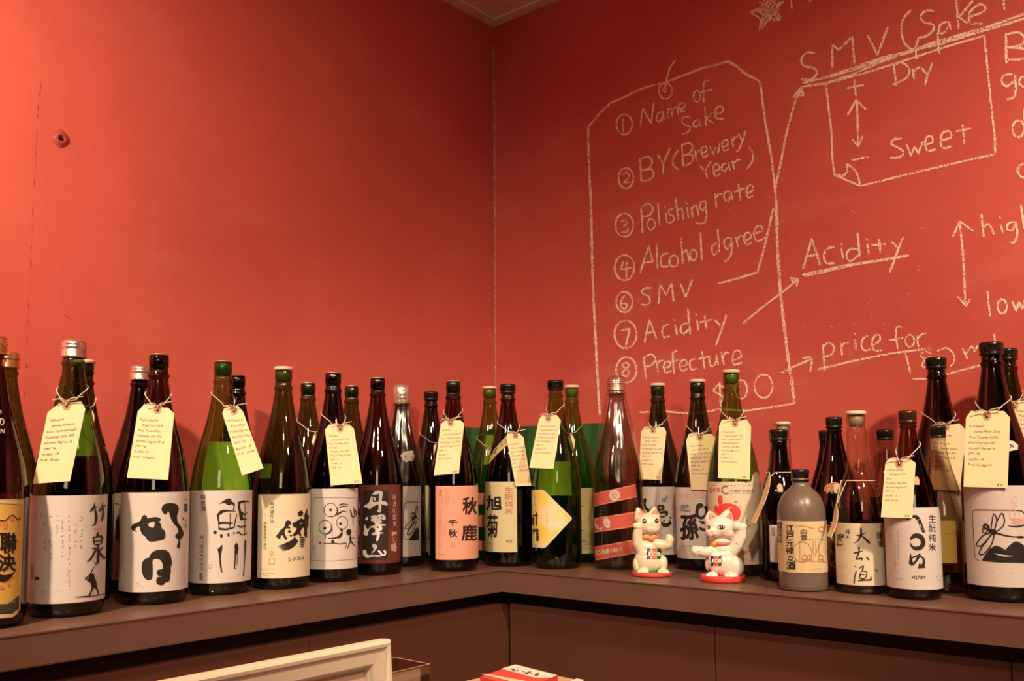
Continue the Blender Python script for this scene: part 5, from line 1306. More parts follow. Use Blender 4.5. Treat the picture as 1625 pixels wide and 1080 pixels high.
def wrap(B, crown):
    c = B['c']; H = B['H']; seg = 96
    rnd = random.Random(5)
    ph = [rnd.uniform(0, 6.28) for _ in range(4)]
    bm = bmesh.new(); rings = []
    zt = H - 0.030
    for i in range(46):
        z = zt * i / 45
        r0 = prof_r(B, z) + 0.0022
        tt = (z / H - 0.45) / 0.44
        if tt > 0: r0 = max(r0, B['R'] * (1.04 - 0.68 * min(1.0, tt) ** 1.1))     # film stretched straight from the tie to the body
        g = max(0.0, (z / H - 0.42) / 0.5); g = min(1.0, g)
        row = []
        for k in range(seg):
            a = 2 * pi * k / seg
            fold = abs(sin(5 * a + ph[0] + 1.2 * z)) * 0.5 + abs(sin(8 * a + ph[1])) * 0.35 + abs(sin(13 * a + ph[2] + 5 * z)) * 0.25
            r = r0 + g * (1 - 0.5 * g) * 0.007 * fold + 0.0009 * sin(3 * a + z * 60)
            row.append(bm.verts.new((c.x + r * cos(a), c.y + r * sin(a), SH + 0.0006 + z)))
        rings.append(row)
    for a, b in zip(rings, rings[1:]):
        for k in range(seg): bm.faces.new((a[k], a[(k + 1) % seg], b[(k + 1) % seg], b[k]))
    o = child('plastic_wrap', bm, WRAP, B['t'], True)
    # gathered foil-like top
    bm = bmesh.new(); rings = []
    pr = [(-0.034, 0.0165), (-0.026, 0.0175), (-0.015, 0.0185), (-0.002, 0.0195), (0.006, 0.0175), (0.0105, 0.011), (0.0115, 0.002)] if crown else \
         [(-0.034, 0.0155), (-0.026, 0.0158), (-0.015, 0.0162), (-0.002, 0.0165), (0.0015, 0.0155), (0.0028, 0.010), (0.003, 0.002)]
    for (z, r) in pr:
        rings.append([bm.verts.new((c.x + r * (1 + .05 * sin(9 * a + z * 200)) * cos(a), c.y + r * (1 + .05 * sin(9 * a)) * sin(a), SH + H + z)) for a in [2 * pi * k / 40 for k in range(40)]])
    for a, b in zip(rings, rings[1:]):
        for k in range(40): bm.faces.new((a[k], a[(k + 1) % 40], b[(k + 1) % 40], b[k]))
    bm.faces.new(rings[-1])
    child('foil_top', bm, FOIL, o, True)
    if not crown:                                   # clear bubble of film over the silver cap
        bm = bmesh.new(); lathe(bm, [(-0.033, .0178), (-0.026, .0185), (-0.016, .0205), (-0.004, .0205), (0.003, .017), (0.0065, .009), (0.0072, .001)], c.x, c.y, SH + H, 32)
        child('film_bubble', bm, WRAP, o, True)
    bm = bmesh.new()
    tube(bm, [(c.x + 0.0175 * cos(2 * pi * k / 24), c.y + 0.0175 * sin(2 * pi * k / 24), SH + H - 0.033 + 0.001 * sin(k)) for k in range(24)], 0.0011, 6, True)
    child('wrap_tie', bm, WRAP, o, True)
wrap(BOTTLES['b21'], False)
wrap(BOTTLES['b14'], True)

# ------------------------------------------------------------------ price tags
MANILA = simple('manila_card', (0.80, 0.66, 0.385), 0.6, noise=(40, 0.04))
EYE = simple('eyelet_patch', (0.48, 0.24, 0.16), 0.6)
HOLE = simple('eyelet_hole', (0.03, 0.015, 0.01), 0.6)
TWINE = simple('cotton_twine', (0.78, 0.64, 0.46), 0.8, bump=(600, 0.6))
PEN = simple('pen_ink', (0.10, 0.07, 0.05), 0.6)
def price_tag(key, P, eye, z, label_, lines=None, price=None, neck=None, loop=0.29, tilt=0.028, fwd=0.0, knot=True, size=1.0, lean=None, behind=False):
    """P: six outline points (clipped corners on top) in zoom coords; neck = height fraction of the string loop"""
    B = BOTTLES[key]; c = B['c']
    Q = [z(*p) for p in P]
    e = z(*eye)
    # leaning plane: touches the shoulder of the bottle
    d = Vector((CAM.x - c.x, CAM.y - c.y, 0)).normalized()      # towards the viewer
    dist = (c - CAM).dot(FW)
    def height(px): return on_plane(px[0], px[1], (c.x, c.y, 0), d).z - SH
    zt = height(((Q[0][0] + Q[1][0]) / 2, (Q[0][1] + Q[1][1]) / 2)); zb = height(((Q[3][0] + Q[4][0]) / 2, (Q[3][1] + Q[4][1]) / 2))
    at, ab = prof_r(B, zt) + 0.004, prof_r(B, zb) + 0.0025
    for i in range(1, 12):                                       # push out until the convex shoulder is behind
        t = i / 12; zz = zb + (zt - zb) * t
        need = prof_r(B, zz) + 0.0025 - (ab + (at - ab) * t)
        if need > 0: at += need; ab += need * 0.3
    at += fwd; ab += fwd
    pb = Vector((c.x, c.y, SH + zb)) + d * ab; pt = Vector((c.x, c.y, SH + zt)) + d * at
    side = Vector((-d.y, d.x, 0))
    nrm = (pt - pb).cross(side).normalized()
    if nrm.dot(d) < 0: nrm = -nrm
    org = on_plane(e[0], e[1], pb, nrm)
    t = thing('price_tag', org, label_, 'price tag', 'handwritten tags tied to the bottles')
    f0 = surf_plane(pb, nrm, 0.0); f1 = surf_plane(pb, nrm, 0.0007)
    bm = bmesh.new()
    a = [bm.verts.new(f1(*q)) for q in Q]; b = [bm.verts.new(f1(*q) - nrm * 0.0007) for q in Q]
    bm.faces.new(a); bm.faces.new(list(reversed(b)))
    for i in range(6): bm.faces.new((a[i], b[i], b[(i + 1) % 6], a[(i + 1) % 6]))
    bmesh.ops.recalc_face_normals(bm, faces=bm.faces)
    card = child('card', bm, MANILA, t)
    # eyelet patch: clipped disc with a dark hole
    ux = (Q[3][0] - Q[4][0]); uy = (Q[3][1] - Q[4][1]); L = math.hypot(ux, uy) or 1; ux /= L; uy /= L
    vx, vy = -uy, ux
    r = 6.6 * dist ** -1 * 1.55 * size
    k = Ink(); k.poly([(e[0] + ux * r * p[0] + vx * r * p[1], e[1] + uy * r * p[0] + vy * r * p[1]) for p in [(-.75, -1.15), (.75, -1.15), (.95, .25), (.55, .95), (-.55, .95), (-.95, .25)]], grid=0)
    k.build('eyelet_patch', surf_plane(pb, nrm, 0.0009), EYE, t)
    k = Ink(); k.disc(e[0], e[1] + r * .1, r * .36, r * .36); k.build('eyelet_hole', surf_plane(pb, nrm, 0.0011), HOLE, t)
    # handwriting
    if lines:
        TL, BL, BR = Q[0], Q[4], Q[3]
        LS, RS = Q[5], Q[2]
        hx, hy = (BL[0] - LS[0]), (BL[1] - LS[1]); Lh = math.hypot(hx, hy)
        wx, wy = BR[0] - BL[0], BR[1] - BL[1]; Lw = math.hypot(wx, wy)
        # frame: origin at left shoulder
        def fr(u, v): return (LS[0] + (RS[0] - LS[0]) * u * (1 - v) + wx * u * v + hx * v, LS[1] + (RS[1] - LS[1]) * u * (1 - v) + wy * u * v + hy * v)
        k = Ink()
        n = len(lines); v0 = 0.07; dv = 0.64 / n
        rnd = random.Random(len(label_) + n)
        for i, s in enumerate(lines):
            v = v0 + dv * (i + 0.8); u = 0.07 + (0.10 if i in (1,) else 0.0) + rnd.uniform(0, .02)
            sz = Lh * dv * 0.62
            for ch in s:
                if ch == ' ': u += 0.30 * sz / Lw; continue
                V, T, bb = glyph(ch, 0.0)
                adv = (bb[2] + 0.07) * sz / Lw
                if u + adv > 0.95: break
                j = rnd.uniform(-.006, .006)
                k._add([fr(u + (x + y * .2) * sz / Lw, v + j - y * sz / Lh) for (x, y) in V], T, 0)
                u += adv
        if price:
            u = 0.76; sz = Lh * 0.055
            for ch in price:
                V, T, bb = glyph(ch, 0.012)
                k._add([fr(u + x * sz / Lw, 0.975 - y * sz / Lh) for (x, y) in V], T, 0); u += (bb[2] + 0.08) * sz / Lw
        h = k.build('handwriting', surf_plane(pb, nrm, 0.0010), PEN, t); h['kind'] = 'stuff'
    # string: loop round the neck, two strands into the eyelet, loose ends
    E = on_plane(e[0], e[1] + r * .1, pb + nrm * 0.0013, nrm)
    zf = (E.z - SH) + 0.010; zbk = zf + tilt
    a0 = atan2(E.y - c.y, E.x - c.x)
    loopP = []
    for i in range(33):
        s_ = i / 32; ang = a0 + radians(24) + (2 * pi - radians(48)) * s_
        zz = zf + (zbk - zf) * sin(pi * s_) ** 0.7
        rr = prof_r(B, zz) + 0.0018
        loopP.append(Vector((c.x + rr * cos(ang), c.y + rr * sin(ang), SH + zz)))
    K = E + Vector((0, 0, 0.006)) + nrm * 0.002
    bm = bmesh.new()
    def away(p):
        v = Vector((p.x - c.x, p.y - c.y, 0)); m = prof_r(B, p.z - SH) + 0.0018
        if v.length < m: v = v.normalized() * m; return Vector((c.x + v.x, c.y + v.y, p.z))
        return p
    def bridge(a, b, n=6): return [away(a.lerp(b, i / n)) for i in range(n + 1)]
    path = [E - nrm * 0.001, E + nrm * 0.0022] + bridge(K, loopP[0], 4) + loopP[1:-1] + bridge(loopP[-1], K, 4) + [E + nrm * 0.0022, E - nrm * 0.001]
    tube(bm, path, 0.00078, 5)
    st = child('string', bm, TWINE, t, True)
    if knot:
        for sx, L2 in ((-1, 0.018), (1, 0.022)):
            bm = bmesh.new()
            tube(bm, [K, K + side * sx * 0.006 + Vector((0, 0, 0.004)) + nrm * 0.003, K + side * sx * L2 + Vector((0, 0, 0.004 + 0.003 * sx)) + nrm * 0.004], [0.0011, 0.0008, 0.0008], 5)
            child('string_end', bm, TWINE, st, True)
    return t
q1 = Zm(0, 520, 2.25); q2 = Zm(280, 550, 2.571); q3 = Zm(460, 560, 2.92); q5 = Zm(900, 560, 2.77); q7 = Zm(1380, 530, 2.51)
std = ['Polishing rate 60%', 'Alcohol degree 15-16', 'SMV +6', 'Acidity 1.6']
price_tag('b2', [(93, 640), (129, 637), (135.5, 648), (111, 763), (52, 767), (75.5, 654)], (105, 643), ID, 'cream tag leaning left on the rosy-capped green bottle', ['Chikusen', 'Junmai Kimoto', 'Rice Yamadanishiki', 'Polishing rate 70%', 'Alcohol degree 15', 'SMV +4', 'Acidity 1.8', 'Pref. Hyogo'])
price_tag('b6', [(515, 272), (600, 285), (622, 305), (600, 542), (453, 535), (492, 298)], (562, 292), q1, 'cream tag on the bottle with two huge black characters', ['Kojitsu Junmai', 'Kagatsuru 2015', 'Rice Yamanishiki'] + std + ['Pref. Yamagata'])
price_tag('b7', [(195, 250), (250, 240), (272, 265), (355, 495), (268, 525), (187, 270)], (235, 262), q2, 'cream tag slanting right on the three-stroke label bottle', ['Koikawa Junmai', 'Rice Miyama', 'Polishing rate 55%', 'Alcohol degree 15', 'SMV +7', 'Acidity 1.8', 'Pref. Yamagata'], fwd=0.002)
price_tag('b11', [(180, 332), (275, 330), (297, 350), (336, 603), (190, 612), (163, 355)], (233, 350), q3, 'cream tag on the bottle with the ink drawing of round faces', ['Takasago', 'Junmai Ginjo 2014', 'Rice Yamada nishiki', 'Omachi'] + ['Polishing rate 60%', 'Alcohol degree 16%', 'SMV +5', 'Acidity 1.6', 'Pref. Mie'], '$10')
price_tag('b16', [(138, 288), (212, 290), (230, 305), (205, 542), (85, 552), (118, 310)], (165, 303), q4, 'cream tag leaning left above the salmon-pink label', ['Akishika', 'Senshu Junmai 2015', 'Rice Yamada nishiki', 'Polishing rate 70%', 'Alcohol degree 16%', 'SMV +4', 'Acidity 1.9', 'Pref. Osaka'], '$10')
price_tag('b18', [(435, 350), (490, 350), (512, 370), (550, 600), (475, 603), (432, 380)], (474, 363), q4, 'tan tag slanting right on the bottle nearest the corner', ['Asahigiku', 'Kimoto Junmai', 'Rice Yamada nishiki', 'Polishing rate 65%', 'Alcohol degree 15', 'SMV +9', 'Acidity 1.9', 'Pref. Fukuoka'], fwd=0.001)
price_tag('b19', [(600, 265), (672, 265), (690, 290), (655, 520), (540, 515), (585, 290)], (630, 280), q4, 'cream tag leaning left above the yellow arrow label', ['Taketsuru Junmai', 'Hatanishiki 2014', 'Rice Hattan nishiki', 'Polishing rate 65%', 'Alcohol degree 15', 'SMV +9', 'Acidity 1.9', 'Pref. Hiroshima'], fwd=0.004)
price_tag('b22', [(340, 325), (425, 325), (436, 345), (415, 557), (315, 553), (325, 345)], (378, 340), q5, 'cream tag hanging behind the green-based lucky cat', ['Fukuro Junmai', 'Ginjo 2014', 'Rice Yamada', 'Polishing rate 55%', 'Alcohol degree 16', 'SMV +7', 'Acidity 1.5', 'Pref. Kyoto'], '$11')
price_tag('b23', [(535, 355), (635, 355), (650, 372), (638, 602), (545, 600), (523, 385)], (582, 370), q5, 'cream tag on the bottle between the two lucky cats', ['Hikomago', 'Junmai 2013', 'Rice Yamada nishiki', 'Polishing rate 55%', 'Alcohol degree 15', 'SMV +6', 'Acidity 1.5', 'Pref. Saitama'])
price_tag('b24', [(680, 293), (790, 293), (808, 320), (803, 555), (663, 548), (668, 320)], (738, 310), q5, 'cream tag on the bottle with the red crest label', ['Comearound', 'Nama Junmai 2015', 'Rice Yamada nishiki', 'Gohyakumangoku', 'Polishing rate 60%', 'Alcohol degree 16', 'SMV +2', 'Acidity 1.9', 'Pref. Kanagawa'], '$10')
price_tag('b31', [(78, 495), (165, 500), (183, 512), (170, 733), (45, 728), (62, 515)], (118, 517), q7, 'cream tag hung low left on the brown bottle with round brush strokes', ['Kimoto Junmai', 'Kamenoo 2015', 'Rice', 'Polishing rate 80%', 'Alcohol degree 15', 'SMV +2', 'Acidity 1.9', 'Pref. Kochi'], '$10')
price_tag('b33', [(180, 600), (372, 593), (415, 635), (405, 1072), (165, 1065), (163, 615)], (275, 620), q8, 'cream tag on the tall black bottle in the back row', ['Ikazuchi Junmai', 'Kimoto', 'Yamahai 2013', 'Rice Yamada nishiki', 'Polishing rate 80%', 'Alcohol degree 15', 'SMV +8', 'Acidity 1.7', 'Pref. Kanagawa'])
price_tag('b34', [(452, 503), (690, 503), (733, 550), (715, 1052), (400, 1042), (418, 550)], (568, 540), q8, 'large cream tag on the big dragonfly bottle', ['Izumibashi', 'Junmai Ginjo 2014', 'Rice Yamada nishiki', 'Polishing rate 58%', 'Alcohol degree 16', 'SMV +8', 'Acidity 1.8', 'Pref. Kanagawa'], '$10')
price_tag('b35', [(765, 430), (925, 425), (950, 470), (945, 800), (775, 800), (752, 455)], (765, 468), q8, 'cream tag cut off by the right edge of the view', ['Junmai', 'Daiginjo 2013', 'Rice Yamada', 'Polishing rate 50%', 'Alcohol degree 16', 'SMV', 'Acidity'])
# small tags seen nearly edge-on on the back-row bottles
def edge_tag(key, P, label_, z=ID, eye=None, hf=0.75):
    B = BOTTLES[key]
    e = eye or ((P[0][0] + P[1][0]) / 2, P[0][1] + 2)
    return price_tag(key, P, e, z, label_, None, None, size=0.35, knot=False)
edge_tag('b2b', [(141, 650), (146, 650), (149.5, 658), (149.5, 672), (141, 672), (140, 655)], 'corner of a tag showing behind the rosy-capped bottle')
edge_tag('b10', [(499, 688), (502, 689), (502, 694), (497.5, 707), (494.5, 701), (497, 692)], 'sliver of a tag on the olive bottle left of the ink-drawing bottle')
edge_tag('b15', [(690, 705), (697, 705), (699, 708), (699, 722), (688, 722), (688, 708)], 'tag edge behind the tag over the salmon-pink label')
edge_tag('b17', [(774, 710), (779, 710), (780, 714), (779, 722), (774, 721), (773, 714)], 'tiny tag on the white-capped bottle in the corner')
edge_tag('b20', [(903, 690), (908, 689), (912.5, 698), (911, 716), (908.5, 716), (901, 694)], 'folded tag on the white-capped bottle behind the yellow arrow label')
# --- tags turned edge-on to the viewer, hanging clear of slim bottles
def blade_tag(key, Pa, Pb, wid, label_, loopz, z=ID, thick=0.0008):
    """card seen almost edge-on: runs from pixel Pa (top) down to Pb, its face turned along the view"""
    B = BOTTLES[key]; c = B['c']
    d = Vector((CAM.x - c.x, CAM.y - c.y, 0)).normalized(); side = Vector((-d.y, d.x, 0))
    A = on_plane(*z(*Pa), Vector((c.x, c.y, 0)) + d * 0.026, d); Bt = on_plane(*z(*Pb), Vector((c.x, c.y, 0)) + d * (B['R'] + 0.016), d)
    t = thing('price_tag', A, label_, 'price tag', 'handwritten tags tied to the bottles')
    ax = (Bt - A); out = (d * 0.97 + side * 0.25).normalized()
    bm = bmesh.new()
    n = 10; rows = []
    nn_ = ax.normalized().cross(out).normalized() * thick
    for i in range(n + 1):
        s_ = i / n; p = A + ax * s_ + side * (0.004 * sin(pi * s_))
        hw = wid * (0.35 + 0.65 * min(1, s_ * 4)) / 2
        rows.append([bm.verts.new(p - out * hw), bm.verts.new(p + out * hw), bm.verts.new(p + out * hw + nn_), bm.verts.new(p - out * hw + nn_)])
    for a, b in zip(rows, rows[1:]):
        for k in range(4): bm.faces.new((a[k], a[(k + 1) % 4], b[(k + 1) % 4], b[k]))
    bm.faces.new(rows[0]); bm.faces.new(rows[-1])
    bmesh.ops.recalc_face_normals(bm, faces=bm.faces)
    child('card', bm, MANILA, t)
    zz = on_plane(*z(*loopz), (c.x, c.y, 0), d).z - SH
    rr = prof_r(B, zz) + 0.0018
    a0 = atan2(A.y - c.y, A.x - c.x)
    P_ = [A + ax * 0.05]
    lp = []
    for i in range(31):
        ang = a0 + radians(15) + (2 * pi - radians(30)) * i / 30
        lp.append(Vector((c.x + rr * cos(ang), c.y + rr * sin(ang), SH + zz)))
    def away(p):
        v = Vector((p.x - c.x, p.y - c.y, 0)); m = prof_r(B, p.z - SH) + 0.0018
        if v.length < m: v = v.normalized() * m; return Vector((c.x + v.x, c.y + v.y, p.z))
        return p
    bm = bmesh.new()
    tube(bm, P_ + [away(P_[0].lerp(lp[0], i / 6)) for i in range(1, 6)] + lp + [away(lp[-1].lerp(P_[0], i / 6)) for i in range(1, 6)] + P_, 0.0008, 5)
    child('string', bm, TWINE, t, True)
blade_tag('b26', (1222, 754), (1195, 829), 0.034, 'tag seen edge-on, hanging left of the slim dark bottle', (1242, 749))
blade_tag('b29', (1327, 800), (1316, 851), 0.030, 'tag seen edge-on, hanging left of the clear flask', (1362, 762))

# ------------------------------------------------------------------ green cartons in the corner
CART = simple('green_carton', (0.030, 0.125, 0.034), 0.55, noise=(9, 0.1))
CART_D = simple('dark_green_fold', (0.012, 0.075, 0.02), 0.6)
def carton(x0, y0, x1, y1, h, label_, folds, face):
    t = thing('green_carton', ((x0 + x1) / 2, (y0 + y1) / 2, SH), label_, 'box', 'green cartons behind the corner bottles')
    child('carton_body', box_bm(x0, y0, SH + 0.0003, x1, y1, SH + h, 0.0015), CART, t)
    m = (x0 + x1) / 2
    # tucked top flaps
    child('top_flap', box_bm(x0 + .003, y0 + .003, SH + h + .0002, m - .0008, y1 - .003, SH + h + .0016), CART, t)
    child('top_flap', box_bm(m + .0008, y0 + .003, SH + h + .0002, x1 - .003, y1 - .003, SH + h + .0016), CART, t)
    for f_ in folds:
        if face == 'y': child('fold_edge', box_bm(f_ - .0012, y0 - .0012, SH + .001, f_ + .0012, y0 - .0001, SH + h), CART_D, t)
        else: child('fold_edge', box_bm(x1 + .0001, f_ - .0012, SH + .001, x1 + .0012, f_ + .0012, SH + h), CART_D, t)
carton(0.105, -0.068, 0.392, -0.002, 0.317, 'green carton standing along the chalkboard wall, behind the yellow arrow label bottle', (0.183, 0.30), 'y')
carton(0.002, -0.240, 0.098, -0.073, 0.312, 'green carton in the corner against the left wall', (-0.215, -0.12), 'x')

# ------------------------------------------------------------------ lucky cats
WHITEC = simple('cream_glazed_ceramic', (0.80, 0.715, 0.54), 0.22, sub=0.15, coat=0.4)
WHITEP = simple('white_glazed_ceramic', (0.80, 0.73, 0.65), 0.25, sub=0.15, coat=0.4)
REDC = simple('red_glaze', (0.66, 0.06, 0.055), 0.3)
GREENC = simple('green_glaze', (0.06, 0.26, 0.12), 0.35)
PINKC = simple('pink_ear_glaze', (0.70, 0.15, 0.13), 0.35)
ORC = simple('orange_collar', (0.76, 0.25, 0.10), 0.35)
GOLDC = simple('gold_bell', (0.86, 0.42, 0.10), 0.3, metal=0.4)
BLK = simple('black_glaze', (0.015, 0.010, 0.010), 0.2)
NAVY = simple('navy_print', (0.02, 0.02, 0.10), 0.35)
REDP = simple('red_print_logo', (0.75, 0.05, 0.06), 0.35)
GRNP = simple('green_print_logo', (0.02, 0.12, 0.03), 0.35)
WHP = simple('white_print', (0.85, 0.80, 0.74), 0.35)
BRN = simple('brown_eye_glaze', (0.16, 0.05, 0.02), 0.25)
GREYL = simple('soft_grey_line', (0.30, 0.22, 0.18), 0.5)
GPNK = simple('nose_pink', (0.78, 0.34, 0.26), 0.4)

def blob_mesh(name, parts, mat, parent, voxel):
    """one continuous surface from overlapping ellipsoids, tapered limbs and cones: (centre, radii vectors)"""
    bm = bmesh.new()
    for (c, ax) in parts:
        r = bmesh.ops.create_icosphere(bm, subdivisions=3, radius=1.0)
        for v in r['verts']:
            v.co = c + ax[0] * v.co.x + ax[1] * v.co.y + ax[2] * v.co.z
    me = bpy.data.meshes.new(name); bm.to_mesh(me); bm.free()
    o = bpy.data.objects.new('tmp', me); COL.objects.link(o)
    m = o.modifiers.new('r', 'REMESH'); m.mode = 'VOXEL'; m.voxel_size = voxel; m.use_smooth_shade = True
    sm = o.modifiers.new('s', 'SMOOTH'); sm.factor = 0.5; sm.iterations = 4
    bpy.context.view_layer.update()
    me2 = bpy.data.meshes.new_from_object(o.evaluated_get(bpy.context.evaluated_depsgraph_get()))
    bpy.data.objects.remove(o); bpy.data.meshes.remove(me)
    me2.name = name; me2.materials.clear()
    return link_obj(name, me2, mat, parent, True)

def lucky_cat(px, label_, parts, limbs, ears, top_mat, disc_rx, disc_h, body_mat, depthscale=0.85):
    """parts/limbs in catz zoom pixels around the front view; y depth positive towards the viewer"""
    base = on_z(px[0], px[1], SH)
    dist = (base - CAM).dot(FW); s = dist / (FPX * 6.75)
    d = Vector((CAM.x - base.x, CAM.y - base.y, 0)).normalized(); sx = Vector((-d.y, d.x, 0)); up = Vector((0, 0, 1))
    zx, zy = (px[0] - 1000) * 6.75, (px[1] - 780) * 6.75
    def W(x, y, dep): return base + sx * ((x - zx) * s) + up * ((zy - y) * s) + d * (dep * s)
    t = thing('lucky_cat_figurine', base, label_, 'figurine')
    # round base
    bm = bmesh.new(); R = disc_rx * s; h = disc_h * s
    lathe(bm, [(0, R * .98), (h * .2, R), (h * .8, R), (h, R * .97)], base.x, base.y, SH + 0.0004, 48, cap0=True, cap1=True)
    bs = child('round_base', bm, REDC, t, True)
    for p in bs.data.polygons:
        if abs(p.normal.z) > .9: p.use_smooth = False
    if top_mat:
        bm = bmesh.new(); lathe(bm, [(h + .0001, R * .94), (h + .0007, R * .93)], base.x, base.y, SH + 0.0004, 48, cap0=True, cap1=True)
        child('base_top', bm, top_mat, bs)
    E = []
    for (x, y, dep, rx, ry, rz) in parts:       # rz = depth radius
        E.append((W(x, y, dep), (sx * rx * s, d * rz * s, up * ry * s)))
    for L in limbs:                              # chain of (x, y, dep, r)
        for a, b in zip(L, L[1:]):
            n = 7
            for i in range(n + 1):
                q = [a[j] + (b[j] - a[j]) * i / n for j in range(4)]
                E.append((W(q[0], q[1], q[2]), (sx * q[3] * 1.08 * s, d * q[3] * 1.08 * s, up * q[3] * 1.08 * s)))
    for (x0, y0, x1, y1, dep, w_) in ears:       # tapering to the tip
        n = 9
        for i in range(n + 1):
            f_ = i / n; rr = w_ * (1 - f_) ** 0.75 + 7
            E.append((W(x0 + (x1 - x0) * f_, y0 + (y1 - y0) * f_, dep), (sx * rr * s, d * (rr * .55 + 6) * s, up * rr * s)))
    body = blob_mesh('body', E, body_mat, t, 3.6 * s)
    return t, body, W, s, d
G1 = (1034.5, 912.5)
t1, b1, W1, s1, d1 = lucky_cat(G1, 'small cream lucky cat on a green-topped red base, right paw raised',
    [(203, 735, 0, 158, 138, 130), (212, 610, 0, 122, 115, 104), (206, 670, 0, 142, 118, 118), (212, 500, 0, 88, 60, 78), (206, 348, 15, 136, 120, 112), (236, 402, 98, 56, 38, 40), (160, 392, 50, 62, 54, 50), (266, 390, 50, 58, 52, 50),
     (140, 842, 100, 62, 36, 55), (352, 842, 100, 62, 34, 55), (100, 848, 128, 24, 26, 26), (143, 852, 140, 24, 26, 24), (182, 850, 128, 22, 24, 24), (318, 850, 128, 24, 24, 24), (358, 852, 138, 24, 24, 24), (396, 846, 126, 20, 22, 22),
     (352, 765, 20, 52, 88, 80), (70, 780, 20, 40, 80, 70)],
    [[(125, 620, 20, 60), (92, 550, 40, 56), (88, 460, 55, 50), (100, 385, 70, 42)], [(100, 370, 78, 42), (68, 362, 92, 28)],
     [(280, 560, 30, 60), (340, 570, 55, 56), (400, 560, 75, 50)], [(405, 555, 80, 48), (425, 505, 88, 44)], [(408, 470, 110, 20), (400, 490, 112, 16)], [(440, 478, 110, 18), (436, 500, 112, 16)], [(424, 468, 100, 20), (424, 480, 100, 20)]],
    [(125, 285, 92, 178, 0, 62), (258, 280, 272, 170, 0, 64)], GREENC, 215, 42, WHITEC)
G2 = (1147.0, 921.0)
t2, b2, W2, s2, d2 = lucky_cat(G2, 'larger white lucky cat on an all-red base, left paw raised, head turned',
    [(1010, 760, 0, 168, 150, 145), (1000, 620, 0, 132, 115, 112), (1004, 690, 0, 152, 122, 128), (985, 530, 0, 95, 60, 85), (978, 385, 15, 162, 130, 120), (905, 425, 80, 85, 66, 60), (1050, 430, 40, 80, 70, 70), (885, 455, 110, 32, 24, 24),
     (925, 745, 90, 82, 118, 60), (1135, 800, 50, 82, 108, 85), (845, 770, 10, 38, 80, 70),
     (880, 888, 95, 68, 42, 60), (1080, 895, 105, 78, 46, 65), (840, 898, 125, 26, 28, 26), (880, 902, 140, 26, 28, 26), (918, 900, 125, 22, 26, 22), (1035, 900, 140, 28, 32, 28), (1080, 905, 150, 28, 30, 28)],
    [[(1085, 635, 25, 72), (1150, 565, 35, 68), (1190, 475, 42, 60), (1195, 400, 48, 52)], [(1190, 382, 55, 52), (1150, 362, 72, 48)], [(1215, 368, 60, 34), (1228, 372, 60, 30)],
     [(920, 620, 45, 50), (850, 640, 85, 52), (780, 640, 105, 48)], [(770, 632, 110, 52), (715, 630, 120, 44)], [(700, 600, 120, 22), (720, 598, 120, 22)], [(695, 660, 122, 22), (730, 670, 125, 22)]],
    [(885, 310, 870, 218, 10, 66), (1040, 305, 1064, 202, 0, 74)], None, 238, 62, WHITEP)

def paint(body, name, mat, fn, off=0.0004, parent=None, lab=None):
    k = Ink(); fn(k)
    return k.build(name, surf_mesh(body, off), mat, parent or body, lab)
# first cat
paint(b1, 'inner_ear', PINKC, lambda k: k.poly([(88, 252), (96, 208), (108, 188), (136, 212), (156, 240), (122, 242)], qc, smooth=True, grid=2))
paint(b1, 'inner_ear', PINKC, lambda k: k.poly([(226, 236), (246, 202), (270, 184), (290, 208), (296, 244), (262, 240)], qc, smooth=True, grid=2))
for (ex, ey, rx, ry) in [(153, 313, 22, 27), (285, 311, 21, 27)]:
    e = paint(b1, 'eye', BLK, lambda k: k.poly([(ex + rx * cos(a * pi / 8), ey + ry * sin(a * pi / 8)) for a in range(16)], qc, grid=2), 0.0005)
    paint(b1, 'brown_iris', BRN, lambda k: k.disc(ex, ey - 2, rx * .62, ry * .62, qc), 0.0008, b1)  # brown iris inside the black eye, its own colour
    paint(b1, 'eye_glint', WHP, lambda k: k.disc(ex + 5, ey - 7, 4, 5, qc), 0.0011, b1)
paint(b1, 'mouth', GREYL, lambda k: (k.stroke([(236, 368), (236, 395), (222, 405), (205, 402)], .7, qc), k.stroke([(236, 395), (252, 405), (268, 398)], .7, qc)), 0.0006)
paint(b1, 'nose', GPNK, lambda k: (k.poly([(222, 350), (250, 350), (237, 366)], qc)), 0.0007)
paint(b1, 'lips', GPNK, lambda k: k.poly([(222, 405), (252, 405), (238, 418)], qc), 0.0006)
bm = bmesh.new()
def ring_path(W, cx, cy, rx, rz, n=36, tip=0.12, dep=0): return [W(cx + rx * cos(2 * pi * i / n), cy + tip * rz * sin(2 * pi * i / n), dep + rz * sin(2 * pi * i / n)) for i in range(n)]
tube(bm, ring_path(W1, 212, 478, 95, 90), 0.0028, 8, True)
cl = child('collar', bm, ORC, t1, True)
def ball(name, c, r, mat, parent, flat=1.0, d=None):
    bm = bmesh.new(); bmesh.ops.create_uvsphere(bm, u_segments=20, v_segments=12, radius=r)
    for v in bm.verts:
        if d is not None: v.co = v.co - d * (v.co.dot(d) * (1 - flat))
        v.co += c
    return child(name, bm, mat, parent, True)
bl = ball('bell', W1(237, 497, 96), 30 * s1, ORC, cl, .55, d1)
k = Ink(); k.ellipse(237, 497, 22, 24, .8, qc); k.stroke([(228, 485), (238, 482), (246, 490), (236, 497), (248, 505), (236, 512), (228, 508)], .8, qc); k.build('bell_mark', surf_mesh(bl, 0.0004), GPNK, bl)
